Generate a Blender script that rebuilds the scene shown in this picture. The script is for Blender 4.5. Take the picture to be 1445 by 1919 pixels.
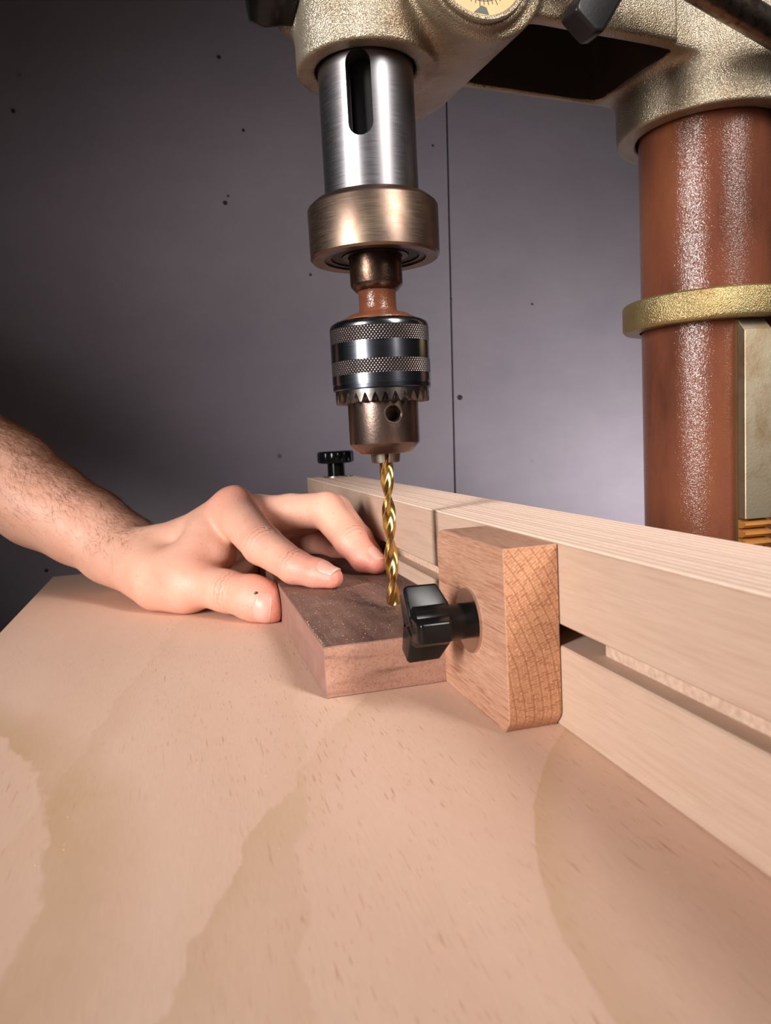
import bpy, bmesh, math, random
import numpy as np
from mathutils import Vector, Matrix

# ------------------------------------------------------------------ clear
for o in list(bpy.data.objects):
    bpy.data.objects.remove(o, do_unlink=True)
S = bpy.context.scene
COL = S.collection
MM = 0.001
random.seed(7)
rng = np.random.default_rng(11)

# ------------------------------------------------------------------ camera
F_PX, YAW, PITCH, ROLL = 1400.0, 0.26457451, 0.10355016, -0.05357297
CAM = np.array([0.0, 0.0, 93.12])


def cam_axes():
    cy, sy, cp, sp = math.cos(YAW), math.sin(YAW), math.cos(PITCH), math.sin(PITCH)
    f = np.array([sy * cp, cy * cp, -sp])
    r = np.array([cy, -sy, 0.0])
    u = np.cross(r, f)
    c, s = math.cos(ROLL), math.sin(ROLL)
    return c * r + s * u, -s * r + c * u, f


CR, CU, CF = cam_axes()
cd = bpy.data.cameras.new('camera')
cd.sensor_fit = 'HORIZONTAL'
cd.sensor_width = 36.0
cd.lens = 36.0 * F_PX / 1445.0
cd.clip_start = 0.01
cd.clip_end = 50
cd.dof.use_dof = True
cd.dof.focus_distance = 0.335
cd.dof.aperture_fstop = 34
cam = bpy.data.objects.new('camera', cd)
COL.objects.link(cam)
cam.matrix_world = Matrix((
    (CR[0], CU[0], -CF[0], CAM[0] * MM),
    (CR[1], CU[1], -CF[1], CAM[1] * MM),
    (CR[2], CU[2], -CF[2], CAM[2] * MM),
    (0, 0, 0, 1)))
S.camera = cam

# ------------------------------------------------------------------ world, lamps, exposure
S.view_settings.view_transform = 'Standard'
S.view_settings.look = 'None'
S.view_settings.gamma = 1.0
S.view_settings.use_curve_mapping = False
S.view_settings.exposure = 0.0

W = bpy.data.worlds.new('workshop_air')
S.world = W
W.use_nodes = True
W.node_tree.nodes['Background'].inputs[0].default_value = (0.90, 0.92, 1.0, 1)
W.node_tree.nodes['Background'].inputs[1].default_value = 0.015


def softbox(name, loc, target, wide, tall, power, col, spread):
    L = bpy.data.lights.new(name, 'AREA')
    L.shape = 'RECTANGLE'
    L.size = wide
    L.size_y = tall
    L.energy = power
    L.color = col
    L.spread = math.radians(spread)
    o = bpy.data.objects.new(name, L)
    COL.objects.link(o)
    o.location = Vector(loc) * MM
    d = (Vector(target) - Vector(loc)).normalized()
    o.rotation_euler = d.to_track_quat('-Z', 'Y').to_euler()
    return o


# two tall strip work lamps, one well left of the bench, one right of and behind the camera,
# and a small unseen light added low at the right to brighten the wall
softbox('work_lamp_left', (-930, -330, 370), (125, 335, 45), 0.19, 0.66, 2.05, (1.0, 0.955, 0.92), 45)
softbox('work_lamp_right', (340, -270, 440), (190, 230, 20), 0.13, 0.66, 1.2, (1.0, 0.94, 0.90), 62)
softbox('added_wall_light', (690, 470, -90), (490, 800, 20), 0.12, 0.12, 0.62, (1.0, 0.95, 0.96), 84)


# ------------------------------------------------------------------ pixel helpers (a pixel plus a real depth or height -> a point in mm)
def ray(x, y):
    return CF + CR * (x - 722.5) / F_PX - CU * (y - 959.5) / F_PX


def at(x, y, depth):
    return CAM + ray(x, y) * depth


def atz(x, y, z):
    d = ray(x, y)
    return CAM + d * ((z - CAM[2]) / d[2])


# ------------------------------------------------------------------ object helpers
BASES = {}


def props(o, label=None, cat=None, group=None, kind=None):
    if label: o['label'] = label
    if cat: o['category'] = cat
    if group: o['group'] = group
    if kind: o['kind'] = kind
    return o


def thing(name, base, label, cat, group=None, kind=None):
    o = bpy.data.objects.new(name, None)
    COL.objects.link(o)
    o.empty_display_size = 0.01
    o.location = Vector(base) * MM
    BASES[o.name] = np.array(base, float)
    props(o, label, cat, group, kind)
    return o


def world_origin(o):
    return BASES[o.name]


def obj(name, verts, faces, mat, parent=None, loc=(0, 0, 0), smooth=True, sharp=35, label=None, bevel=0, bseg=2):
    """verts in mm around loc (mm, world)."""
    me = bpy.data.meshes.new(name)
    v = np.asarray(verts, float) * MM
    me.from_pydata(v.tolist(), [], [tuple(int(i) for i in f) for f in faces])
    me.update()
    bm = bmesh.new(); bm.from_mesh(me)
    bmesh.ops.recalc_face_normals(bm, faces=bm.faces)
    if bevel:
        es = [e for e in bm.edges if e.is_manifold and e.calc_face_angle(0) > math.radians(28)]
        bmesh.ops.bevel(bm, geom=es, offset=bevel * MM, segments=bseg, affect='EDGES', profile=0.6, clamp_overlap=True)
    bm.to_mesh(me); bm.free()
    if smooth:
        me.shade_smooth()
        me.set_sharp_from_angle(angle=math.radians(sharp))
    if mat: me.materials.append(mat)
    o = bpy.data.objects.new(name, me)
    COL.objects.link(o)
    loc = np.array(loc, float)
    BASES[o.name] = loc
    if parent is not None:
        o.parent = parent
        o.location = Vector(loc - world_origin(parent)) * MM
    else:
        o.location = Vector(loc) * MM
    if label: o['label'] = label
    return o


def box(x0, x1, y0, y1, z0, z1):
    v = [(x, y, z) for z in (z0, z1) for y in (y0, y1) for x in (x0, x1)]
    f = [(0, 2, 3, 1), (4, 5, 7, 6), (0, 1, 5, 4), (2, 6, 7, 3), (0, 4, 6, 2), (1, 3, 7, 5)]
    return v, f


def merge(*parts):
    V, Fc = [], []
    for v, f in parts:
        n = len(V)
        V += [tuple(p) for p in v]
        Fc += [tuple(i + n for i in q) for q in f]
    return V, Fc


def lathe(profile, seg=96, closed=False):
    """profile [(r,z)] bottom to top or as a closed loop; r=0 makes a pole."""
    V, Fc, rings = [], [], []
    for r, z in profile:
        if r <= 1e-9:
            rings.append([len(V)]); V.append((0, 0, z))
        else:
            rings.append(list(range(len(V), len(V) + seg)))
            for i in range(seg):
                a = 2 * math.pi * i / seg
                V.append((r * math.cos(a), r * math.sin(a), z))
    n = len(rings)
    for k in range(n if closed else n - 1):
        A_, B_ = rings[k], rings[(k + 1) % n]
        for i in range(seg):
            j = (i + 1) % seg
            if len(A_) == 1 and len(B_) == 1: continue
            if len(A_) == 1: Fc.append((A_[0], B_[i], B_[j]))
            elif len(B_) == 1: Fc.append((A_[i], A_[j], B_[0]))
            else: Fc.append((A_[i], A_[j], B_[j], B_[i]))
    return V, Fc


def rot_to(v, zdir):
    """rotate verts so that local +z points along zdir."""
    q = Vector((0, 0, 1)).rotation_difference(Vector(zdir).normalized())
    return [tuple(q @ Vector(p)) for p in v]


def prism(poly, h0, h1, axis='z'):
    n = len(poly)
    V = []
    for h in (h0, h1):
        for a, b in poly:
            V.append({'z': (a, b, h), 'x': (h, a, b), 'y': (a, h, b)}[axis])
    Fc = [tuple(range(n))[::-1], tuple(range(n, 2 * n))]
    for i in range(n):
        j = (i + 1) % n
        Fc.append((i, j, n + j, n + i))
    return V, Fc


def boolean_cut(o, cutters):
    """cut the meshes (v,f in the object's local mm) out of o for good."""
    tmp = []
    for v, f in cutters:
        c = obj('cutter', v, f, None, smooth=False)
        c.parent = o.parent
        c.location = o.location
        m = o.modifiers.new('cut', 'BOOLEAN')
        m.object = c; m.operation = 'DIFFERENCE'; m.solver = 'EXACT'
        tmp.append(c)
    bpy.context.view_layer.update()
    dg = bpy.context.evaluated_depsgraph_get()
    me = bpy.data.meshes.new_from_object(o.evaluated_get(dg))
    o.modifiers.clear()
    mats = list(o.data.materials)
    o.data = me
    me.materials.clear()
    for m in mats: me.materials.append(m)
    for c in tmp: bpy.data.objects.remove(c, do_unlink=True)
    me.shade_smooth()
    me.set_sharp_from_angle(angle=math.radians(35))


# ------------------------------------------------------------------ signed distance toolkit
def sd_cone(p, a, b, ra, rb):
    a = np.asarray(a, float); b = np.asarray(b, float)
    ba = b - a
    t = np.clip(((p - a) @ ba) / max(ba @ ba, 1e-9), 0, 1)
    return np.linalg.norm(p - a - t[..., None] * ba, axis=-1) - (ra + (rb - ra) * t)


def sd_box(p, c, h, r):
    q = np.abs(p - np.asarray(c, float)) - (np.asarray(h, float) - r)
    return np.linalg.norm(np.maximum(q, 0), axis=-1) + np.minimum(q.max(-1), 0) - r


def sd_cyl(p, c, h, R, r, ax):
    """capped cylinder along axis ax, half height h, edge rounding r."""
    d = p - np.asarray(c, float)
    o = [i for i in range(3) if i != ax]
    x = np.hypot(d[..., o[0]], d[..., o[1]]) - (R - r)
    y = np.abs(d[..., ax]) - (h - r)
    return np.hypot(np.maximum(x, 0), np.maximum(y, 0)) + np.minimum(np.maximum(x, y), 0) - r


def smin(a, b, k):
    h = np.clip(0.5 + 0.5 * (b - a) / k, 0, 1)
    return b + (a - b) * h - k * h * (1 - h)


def smax(a, b, k):
    return -smin(-a, -b, k)


def grid_eval(fn, lo, hi, vox, blk=8, margin=1.6):
    """distance grid, evaluated finely only in blocks near the surface."""
    lo = np.asarray(lo, float)
    nb = np.ceil((np.asarray(hi, float) - lo) / (vox * blk)).astype(int)
    cs = [lo[i] + vox * (blk * np.arange(nb[i]) + (blk - 1) / 2) for i in range(3)]
    cen = np.stack(np.meshgrid(*cs, indexing='ij'), -1)
    cd_ = fn(cen.reshape(-1, 3)).reshape(tuple(nb))
    out = np.repeat(np.repeat(np.repeat(np.sign(cd_) * 50, blk, 0), blk, 1), blk, 2).astype(np.float32)
    near = np.argwhere(np.abs(cd_) < vox * blk * 0.87 * margin)
    off = np.stack(np.meshgrid(*[np.arange(blk)] * 3, indexing='ij'), -1).reshape(-1, 3)
    for c0 in range(0, len(near), 400):
        nn = near[c0:c0 + 400]
        ii = (nn[:, None, :] * blk + off[None]).reshape(-1, 3)
        out[ii[:, 0], ii[:, 1], ii[:, 2]] = fn(lo + ii * vox)
    return out


def surface_nets(val, lo, vox, relax=3):
    s = val < 0
    nx, ny, nz = val.shape
    c = [s[i:nx - 1 + i, j:ny - 1 + j, k:nz - 1 + k] for i in (0, 1) for j in (0, 1) for k in (0, 1)]
    any_ = np.zeros_like(c[0]); all_ = np.ones_like(c[0])
    for q in c: any_ |= q; all_ &= q
    act = any_ & ~all_
    ijk = np.argwhere(act)
    idx = -np.ones(act.shape, np.int64); idx[act] = np.arange(len(ijk))
    acc = np.zeros((len(ijk), 3)); cnt = np.zeros(len(ijk))
    corners = [(i, j, k) for i in (0, 1) for j in (0, 1) for k in (0, 1)]
    I, J, K = ijk.T
    cv = {q: val[I + q[0], J + q[1], K + q[2]] for q in corners}
    for a in corners:
        for ax in range(3):
            if a[ax]: continue
            b = list(a); b[ax] = 1; b = tuple(b)
            va, vb = cv[a], cv[b]
            m = (va < 0) != (vb < 0)
            t = np.where(m, va / np.where(m, va - vb, 1), 0)
            p = np.tile(np.array(a, float), (len(ijk), 1)); p[:, ax] = t
            acc[m] += p[m]; cnt[m] += 1
    V = (ijk + acc / cnt[:, None]) * vox + np.asarray(lo, float)
    quads = []
    for ax in range(3):
        o1, o2 = (ax + 1) % 3, (ax + 2) % 3
        sl0 = [slice(None)] * 3; sl1 = [slice(None)] * 3
        sl0[ax] = slice(0, -1); sl1[ax] = slice(1, None)
        d = s[tuple(sl0)] != s[tuple(sl1)]
        e = np.argwhere(d)
        ok = (e[:, o1] > 0) & (e[:, o2] > 0) & (e[:, o1] < act.shape[o1]) & (e[:, o2] < act.shape[o2])
        e = e[ok]
        inside = s[tuple(e.T)]
        def cell(d1, d2):
            q = e.copy(); q[:, o1] -= d1; q[:, o2] -= d2
            return idx[tuple(q.T)]
        q = np.stack([cell(1, 1), cell(0, 1), cell(0, 0), cell(1, 0)], 1)
        q[~inside] = q[~inside][:, ::-1]
        quads.append(q)
    Q = np.concatenate(quads)
    Q = Q[(Q >= 0).all(1)]
    E_ = np.concatenate([Q[:, [0, 1]], Q[:, [1, 2]], Q[:, [2, 3]], Q[:, [3, 0]]])
    ea = np.concatenate([E_[:, 0], E_[:, 1]]); eb = np.concatenate([E_[:, 1], E_[:, 0]])
    ct = np.maximum(np.bincount(ea, minlength=len(V)), 1)[:, None]
    for it in range(relax):
        for lam in (0.5, -0.52):
            sm = np.stack([np.bincount(ea, V[eb, k], minlength=len(V)) for k in range(3)], 1)
            V = V + lam * (sm / ct - V)
    return V, Q


def fast_mesh(name, V, Q, mat, parent, loc):
    """V world mm; stored around loc."""
    me = bpy.data.meshes.new(name)
    v = (V - np.asarray(loc, float)) * MM
    me.vertices.add(len(v)); me.vertices.foreach_set('co', v.astype(np.float32).ravel())
    me.loops.add(Q.size); me.loops.foreach_set('vertex_index', Q.astype(np.int32).ravel())
    me.polygons.add(len(Q)); me.polygons.foreach_set('loop_start', (np.arange(len(Q)) * 4).astype(np.int32))
    me.update(calc_edges=True); me.validate()
    me.shade_smooth()
    me.materials.append(mat)
    o = bpy.data.objects.new(name, me)
    COL.objects.link(o)
    BASES[o.name] = np.asarray(loc, float)
    if parent is not None:
        o.parent = parent
        o.location = Vector(np.asarray(loc, float) - world_origin(parent)) * MM
    else:
        o.location = Vector(loc) * MM
    return o


# ------------------------------------------------------------------ materials
class NT:
    def __init__(self, name):
        self.m = bpy.data.materials.new(name)
        self.m.use_nodes = True
        self.t = self.m.node_tree
        self.b = self.t.nodes['Principled BSDF']
        self._co = None

    def n(self, typ, **kw):
        nd = self.t.nodes.new(typ)
        for k, v in kw.items(): setattr(nd, k, v)
        return nd

    def link(self, a, b): self.t.links.new(a, b)

    def co(self):
        if self._co is None:
            self._co = self.n('ShaderNodeTexCoord').outputs['Object']
        return self._co

    def mapped(self, scale=(1, 1, 1), loc=(0, 0, 0), rot=(0, 0, 0), src=None):
        m = self.n('ShaderNodeMapping')
        m.inputs['Scale'].default_value = scale
        m.inputs['Location'].default_value = loc
        m.inputs['Rotation'].default_value = rot
        self.link(src or self.co(), m.inputs['Vector'])
        return m.outputs[0]

    def noise(self, vec, scale, detail=3, rough=0.55, dist=0.0):
        nd = self.n('ShaderNodeTexNoise')
        nd.inputs['Scale'].default_value = scale
        nd.inputs['Detail'].default_value = detail
        nd.inputs['Roughness'].default_value = rough
        nd.inputs['Distortion'].default_value = dist
        self.link(vec, nd.inputs['Vector'])
        return nd.outputs['Fac']

    def voro(self, vec, scale, feature='F1', rand=1.0):
        nd = self.n('ShaderNodeTexVoronoi', feature=feature)
        nd.inputs['Scale'].default_value = scale
        nd.inputs['Randomness'].default_value = rand
        self.link(vec, nd.inputs['Vector'])
        return nd.outputs['Distance']

    def ramp(self, fac, stops, interp='LINEAR'):
        r = self.n('ShaderNodeValToRGB')
        r.color_ramp.interpolation = interp
        el = r.color_ramp.elements
        while len(el) < len(stops): el.new(0.5)
        for e, (p, c) in zip(el, stops):
            e.position = p
            e.color = (c, c, c, 1) if isinstance(c, (int, float)) else (*c, 1)
        self.link(fac, r.inputs[0])
        return r.outputs[0]

    def math(self, op, a, b=None, c=None):
        nd = self.n('ShaderNodeMath', operation=op)
        for i, x in enumerate((a, b, c)):
            if x is None: continue
            if isinstance(x, (int, float)): nd.inputs[i].default_value = x
            else: self.link(x, nd.inputs[i])
        return nd.outputs[0]

    def mix(self, fac, a, b, mode='MIX'):
        nd = self.n('ShaderNodeMix', data_type='RGBA', blend_type=mode)
        for sock, x in ((nd.inputs[0], fac), (nd.inputs[6], a), (nd.inputs[7], b)):
            if isinstance(x, (int, float)): sock.default_value = x
            elif isinstance(x, tuple): sock.default_value = (*x, 1)
            else: self.link(x, sock)
        return nd.outputs[2]

    def sep(self, vec=None):
        nd = self.n('ShaderNodeSeparateXYZ')
        self.link(vec or self.co(), nd.inputs[0])
        return nd.outputs

    def comb(self, x, y, z):
        nd = self.n('ShaderNodeCombineXYZ')
        for s_, v in zip(nd.inputs, (x, y, z)):
            if isinstance(v, (int, float)): s_.default_value = v
            else: self.link(v, s_)
        return nd.outputs[0]

    def set(self, **kw):
        names = dict(color='Base Color', rough='Roughness', metal='Metallic', spec='Specular IOR Level', ior='IOR',
                     coat='Coat Weight', coat_rough='Coat Roughness', sss='Subsurface Weight', aniso='Anisotropic')
        for k, v in kw.items():
            s_ = self.b.inputs[names[k]]
            if isinstance(v, tuple): s_.default_value = (*v, 1)
            elif isinstance(v, (int, float)): s_.default_value = v
            else: self.link(v, s_)
        return self

    def bump(self, h, strength=0.3, dist=0.001):
        nd = self.n('ShaderNodeBump')
        nd.inputs['Strength'].default_value = strength
        nd.inputs['Distance'].default_value = dist
        self.link(h, nd.inputs['Height'])
        self.link(nd.outputs[0], self.b.inputs['Normal'])
        return self


def lin(r, g, b):
    f = lambda c: (c / 255 / 12.92) if c / 255 <= 0.04045 else ((c / 255 + 0.055) / 1.055) ** 2.4
    return (f(r), f(g), f(b))


def mat_plywood_face():
    t = NT('rotary_cut_plywood')
    # long olive growth bands lying along Y, crisp on one side and fading on the other
    x, y, z = t.sep()
    wob = t.math('MULTIPLY', t.math('SUBTRACT', t.noise(t.mapped((60, 34, 1)), 1.0, 4, 0.65), 0.5), 0.016)
    base = t.ramp(t.noise(t.mapped((14, 3.5, 1)), 1.0, 4, 0.6), [(0.3, lin(227, 193, 171)), (0.7, lin(216, 178, 155))])
    c = base
    gate0 = t.ramp(t.noise(t.mapped((16, 9, 1), (1, 4, 0)), 1.0, 2), [(0.32, 0.35), (0.6, 1.0)])
    for c0, c1, c2, wd, sgn, am, wk in ((0.0998, -0.8468, 4.4074, 0.011, 1, 0.50, 0.25), (-0.0218, -0.0818, 1.5364, 0.017, 1, 0.40, 1.0),
                                        (-0.1186, 0.9886, -2.9641, 0.026, 1, 0.60, 1.0), (0.135, -0.10, 0.10, 0.016, -1, 0.25, 1.0),
                                        (-0.080, 0.18, 0.0, 0.014, 1, 0.22, 1.0), (-0.01, 0.22, -0.2, 0.012, -1, 0.22, 1.0)):
        cur = t.math('ADD', c0, t.math('MULTIPLY', y, t.math('ADD', c1, t.math('MULTIPLY', y, c2))))
        d = t.math('MULTIPLY', t.math('SUBTRACT', t.math('ADD', x, t.math('MULTIPLY', wob, wk)), cur), sgn / wd)
        fig = t.ramp(t.math('ADD', t.math('MULTIPLY', d, 0.5), 0.2), [(0.0, 0.0), (0.19, 0.0), (0.22, 1.0), (0.35, 0.75), (0.7, 0.0)])
        c = t.mix(t.math('MULTIPLY', t.math('MULTIPLY', fig, gate0), am), c, lin(188, 152, 110))
    # short brown flecks drawn out along Y
    gate = t.ramp(t.noise(t.mapped((10, 5, 1), (3, 1, 0)), 1.0, 3, 0.5), [(0.40, 0.0), (0.58, 1.0)])
    for sx, sy, th, am in ((900, 70, 0.655, 0.6), (1300, 120, 0.645, 0.5)):
        fl = t.noise(t.mapped((sx, sy, 1), (sx * 0.01, 3, 0)), 1.0, 2, 0.5)
        flm = t.math('MULTIPLY', t.ramp(fl, [(th, 0.0), (th + 0.06, 1.0)]), gate)
        c = t.mix(t.math('MULTIPLY', flm, am), c, lin(176, 112, 70))
    fine = t.noise(t.mapped((1400, 160, 1)), 1.0, 3, 0.6)
    c = t.mix(0.16, c, t.ramp(fine, [(0.3, (0.6, 0.6, 0.6)), (0.7, (1, 1, 1))]), 'MULTIPLY')
    t.set(color=c, rough=0.62, spec=0.25)
    t.bump(fine, 0.06, 0.0004)
    return t.m


def mat_birch(ply=False, dark=1.0):
    t = NT('birch_ply_edge' if ply else 'birch_board')
    if ply:
        x = t.sep()[0]
        wob = t.noise(t.mapped((40, 6, 40)), 1.0, 2)
        u = t.math('ADD', x, t.math('MULTIPLY', wob, 0.0007))
        l1 = t.noise(t.comb(t.math('MULTIPLY', u, 900.0), 0.0, 0.0), 1.0, 2, 0.6)
        l2 = t.noise(t.comb(t.math('MULTIPLY', u, 420.0), t.math('MULTIPLY', t.sep()[1], 5.0), 4.0), 1.0, 2, 0.6)
        c = t.ramp(l1, [(0.28, lin(196, 162, 142)), (0.42, lin(236, 212, 196)), (0.7, lin(244, 222, 208))])
        c = t.mix(0.35, c, t.ramp(l2, [(0.36, lin(196, 160, 140)), (0.42, lin(235, 215, 200)), (0.7, lin(245, 228, 215))]), 'MULTIPLY')
        fr = t.noise(t.mapped((1500, 220, 1)), 1.0, 3, 0.7)
        c = t.mix(0.35, c, t.ramp(fr, [(0.3, (0.62, 0.6, 0.58)), (0.6, (1, 1, 1))]), 'MULTIPLY')
        kn = t.noise(t.mapped((160, 22, 1), (1, 7, 0)), 1.0, 2)
        c = t.mix(t.math('MULTIPLY', t.ramp(kn, [(0.70, 0.0), (0.76, 1.0)]), 0.6), c, lin(120, 80, 52))
        if dark < 1: c = t.mix(1.0, c, (dark, dark * 0.95, dark * 0.91), 'MULTIPLY')
        t.set(color=c, rough=0.7, spec=0.2)
        t.bump(l1, 0.35, 0.0006)
    else:
        g = t.noise(t.mapped((60, 20, 420)), 1.0, 4, 0.6)
        g2 = t.noise(t.mapped((200, 60, 1100), (2, 0, 0)), 1.0, 3, 0.6)
        c = t.ramp(g, [(0.3, lin(184, 155, 135)), (0.55, lin(192, 165, 146)), (0.8, lin(180, 149, 129))])
        c = t.mix(0.22, c, t.ramp(g2, [(0.3, (0.72, 0.66, 0.6)), (0.62, (1, 1, 1))]), 'MULTIPLY')
        t.set(color=c, rough=0.6, spec=0.25)
        t.bump(g2, 0.08, 0.0004)
    return t.m


def mat_oak():
    t = NT('red_oak')
    x, y, z = t.sep()
    # growth rings about a pith that runs along Y, low and far behind the block
    rx = t.math('SUBTRACT', x, -0.078)
    rz = t.math('SUBTRACT', z, 0.002)
    rad = t.math('SQRT', t.math('ADD', t.math('MULTIPLY', rx, rx), t.math('MULTIPLY', rz, rz)))
    ang = t.math('ARCTAN2', rz, rx)
    wob = t.noise(t.mapped((60, 8, 60)), 1.0, 2)
    rr = t.math('ADD', rad, t.math('MULTIPLY', wob, 0.0016))
    ring = t.math('FRACT', t.math('MULTIPLY', rr, 330.0))
    late = t.ramp(ring, [(0.0, 1.0), (0.10, 0.75), (0.3, 0.15), (0.85, 0.0), (1.0, 0.5)])
    base = t.ramp(t.noise(t.mapped((90, 10, 90)), 1.0, 3), [(0.3, lin(200, 150, 122)), (0.7, lin(214, 168, 142))])
    # pores: drawn out along Y so they are dashes on the faces and dots on the end
    pores = t.noise(t.mapped((1300, 60, 1300)), 1.0, 2, 0.6)
    pm = t.math('MULTIPLY', t.ramp(pores, [(0.52, 0.0), (0.64, 1.0)]), t.math('ADD', t.math('MULTIPLY', late, 0.8), 0.25))
    c = t.mix(t.math('MULTIPLY', pm, 0.75), base, lin(150, 92, 62))
    p2 = t.noise(t.mapped((2400, 110, 2400), (5, 2, 1)), 1.0, 2, 0.6)
    c = t.mix(t.math('MULTIPLY', t.ramp(p2, [(0.50, 0.0), (0.62, 1.0)]), 0.45), c, lin(166, 108, 82))
    p3 = t.noise(t.mapped((1700, 140, 1700), (9, 5, 3)), 1.0, 2, 0.6)
    c = t.mix(t.math('MULTIPLY', t.ramp(p3, [(0.58, 0.0), (0.68, 1.0)]), 0.4), c, lin(232, 196, 174))
    # end grain: short blocks between rays, only on surfaces that face along Y
    geo = t.n('ShaderNodeNewGeometry')
    ny = t.math('ABSOLUTE', t.sep(geo.outputs['True Normal'])[1])
    endm = t.ramp(ny, [(0.6, 0.0), (0.85, 1.0)])
    cell = t.comb(t.math('MULTIPLY', rr, 330.0), t.math('MULTIPLY', ang, 62.0), 0.0)
    vb = t.n('ShaderNodeTexBrick', offset=0.5)
    vb.inputs['Scale'].default_value = 1.0
    vb.inputs['Brick Width'].default_value = 1.0
    vb.inputs['Row Height'].default_value = 0.62
    vb.inputs['Mortar Size'].default_value = 0.09
    vb.inputs['Mortar Smooth'].default_value = 1.0
    vb.inputs['Color1'].default_value = (*lin(204, 148, 112), 1)
    vb.inputs['Color2'].default_value = (*lin(178, 122, 90), 1)
    vb.inputs['Mortar'].default_value = (*lin(224, 176, 140), 1)
    dis = t.n('ShaderNodeVectorMath', operation='ADD')
    t.link(cell, dis.inputs[0])
    nz = t.n('ShaderNodeTexNoise'); nz.inputs['Scale'].default_value = 420; nz.inputs['Detail'].default_value = 2
    t.link(t.co(), nz.inputs['Vector'])
    sc = t.n('ShaderNodeVectorMath', operation='SCALE'); sc.inputs['Scale'].default_value = 0.8
    t.link(nz.outputs['Color'], sc.inputs[0])
    t.link(sc.outputs[0], dis.inputs[1])
    t.link(dis.outputs[0], vb.inputs['Vector'])
    line = t.ramp(t.math('FRACT', t.math('ADD', t.math('MULTIPLY', rr, 330.0), t.math('MULTIPLY', wob, 0.4))), [(0.0, 1.0), (0.05, 1.0), (0.09, 0.0), (0.95, 0.0), (1.0, 1.0)])
    ec = t.mix(t.math('MULTIPLY', line, 0.55), vb.outputs['Color'], lin(128, 78, 48))
    c = t.mix(1.0, c, (0.70, 0.69, 0.68), 'MULTIPLY')
    ec = t.mix(1.0, ec, (0.86, 0.85, 0.84), 'MULTIPLY')
    c = t.mix(endm, c, ec)
    t.set(color=c, rough=0.55, spec=0.3)
    t.bump(t.mix(endm, pm, t.math('SUBTRACT', 0.0, vb.outputs['Fac'])), 0.25, -0.0005)
    return t.m


def mat_walnut():
    t = NT('black_walnut')
    g = t.noise(t.mapped((45, 7, 70)), 1.0, 4, 0.6, 0.8)
    c = t.ramp(g, [(0.30, lin(84, 62, 56)), (0.48, lin(118, 88, 78)), (0.64, lin(138, 104, 92)), (0.8, lin(112, 82, 72))])
    f = t.noise(t.mapped((700, 40, 700)), 1.0, 3, 0.6)
    c = t.mix(0.4, c, t.ramp(f, [(0.35, (0.55, 0.5, 0.48)), (0.6, (1, 1, 1))]), 'MULTIPLY')
    geo = t.n('ShaderNodeNewGeometry')
    nrm = t.sep(geo.outputs['True Normal'])
    endm = t.ramp(t.math('ABSOLUTE', nrm[1]), [(0.6, 0.0), (0.85, 1.0)])
    sidem = t.ramp(t.math('ABSOLUTE', nrm[0]), [(0.6, 0.0), (0.85, 1.0)])
    wv = t.noise(t.mapped((26, 1, 190), (0, 0, 0), (0, 0.12, 0)), 1.0, 3, 0.5, 0.5)
    e = t.ramp(wv, [(0.30, lin(132, 98, 84)), (0.45, lin(166, 124, 106)), (0.75, lin(182, 140, 120))])
    dots = t.noise(t.co(), 1500, 2, 0.5)
    e = t.mix(0.5, e, t.ramp(dots, [(0.32, (0.5, 0.45, 0.42)), (0.52, (1, 1, 1))]), 'MULTIPLY')
    c = t.mix(endm, c, e)
    c = t.mix(t.math('MULTIPLY', sidem, 0.55), c, lin(168, 126, 112))
    # pale sanding dust lying on it
    du = t.noise(t.co(), 90, 4, 0.6)
    c = t.mix(t.math('MULTIPLY', t.ramp(du, [(0.5, 0.0), (0.75, 1.0)]), 0.22), c, lin(188, 156, 142))
    t.set(color=c, rough=0.6, spec=0.3)
    t.bump(f, 0.12, 0.0004)
    return t.m


def mat_metal(name, col, rough=0.3, brushed=0.0, stain=None, stain_amt=0.4, stain_scale=60, col2=None, axis='h', bump=0.0, bump_scale=600, metal=1.0):
    t = NT(name)
    c = col
    if col2 is not None:
        c = t.ramp(t.noise(t.co(), 70, 4, 0.6), [(0.35, col), (0.65, col2)])
    if stain is not None:
        s_ = t.ramp(t.noise(t.co(), stain_scale, 5, 0.65, 0.4), [(0.46, 0.0), (0.66, 1.0)])
        c = t.mix(t.math('MULTIPLY', s_, stain_amt), c, stain)
    r = rough
    if brushed:
        sc = (110, 110, 3000) if axis == 'h' else (1800, 1800, 25)
        br = t.noise(t.mapped(sc), 1.0, 3, 0.7)
        r = t.math('ADD', rough - brushed / 2, t.math('MULTIPLY', br, brushed))
    if bump:
        bn = t.noise(t.co(), bump_scale, 3, 0.6)
        t.bump(bn, bump, 0.0006)
    t.set(color=c, rough=r, metal=metal)
    return t.m


def mat_cast(name, c1, c2, rust, rough=0.36, scale=520, bump=0.55):
    t = NT(name)
    big = t.noise(t.co(), 26, 4, 0.6)
    c = t.ramp(big, [(0.35, c1), (0.65, c2)])
    rs = t.ramp(t.noise(t.co(), 55, 5, 0.7), [(0.54, 0.0), (0.72, 1.0)])
    c = t.mix(t.math('MULTIPLY', rs, 0.45), c, rust)
    b1 = t.noise(t.co(), scale, 2, 0.5)
    b2 = t.voro(t.co(), scale * 1.3)
    flake = t.noise(t.co(), scale * 3, 2, 0.6)
    t.set(color=c, rough=t.math('ADD', rough - 0.08, t.math('MULTIPLY', flake, 0.2)), metal=0.78)
    t.bump(t.math('ADD', b1, t.math('MULTIPLY', b2, 0.6)), bump, 0.0007)
    return t.m


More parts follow.
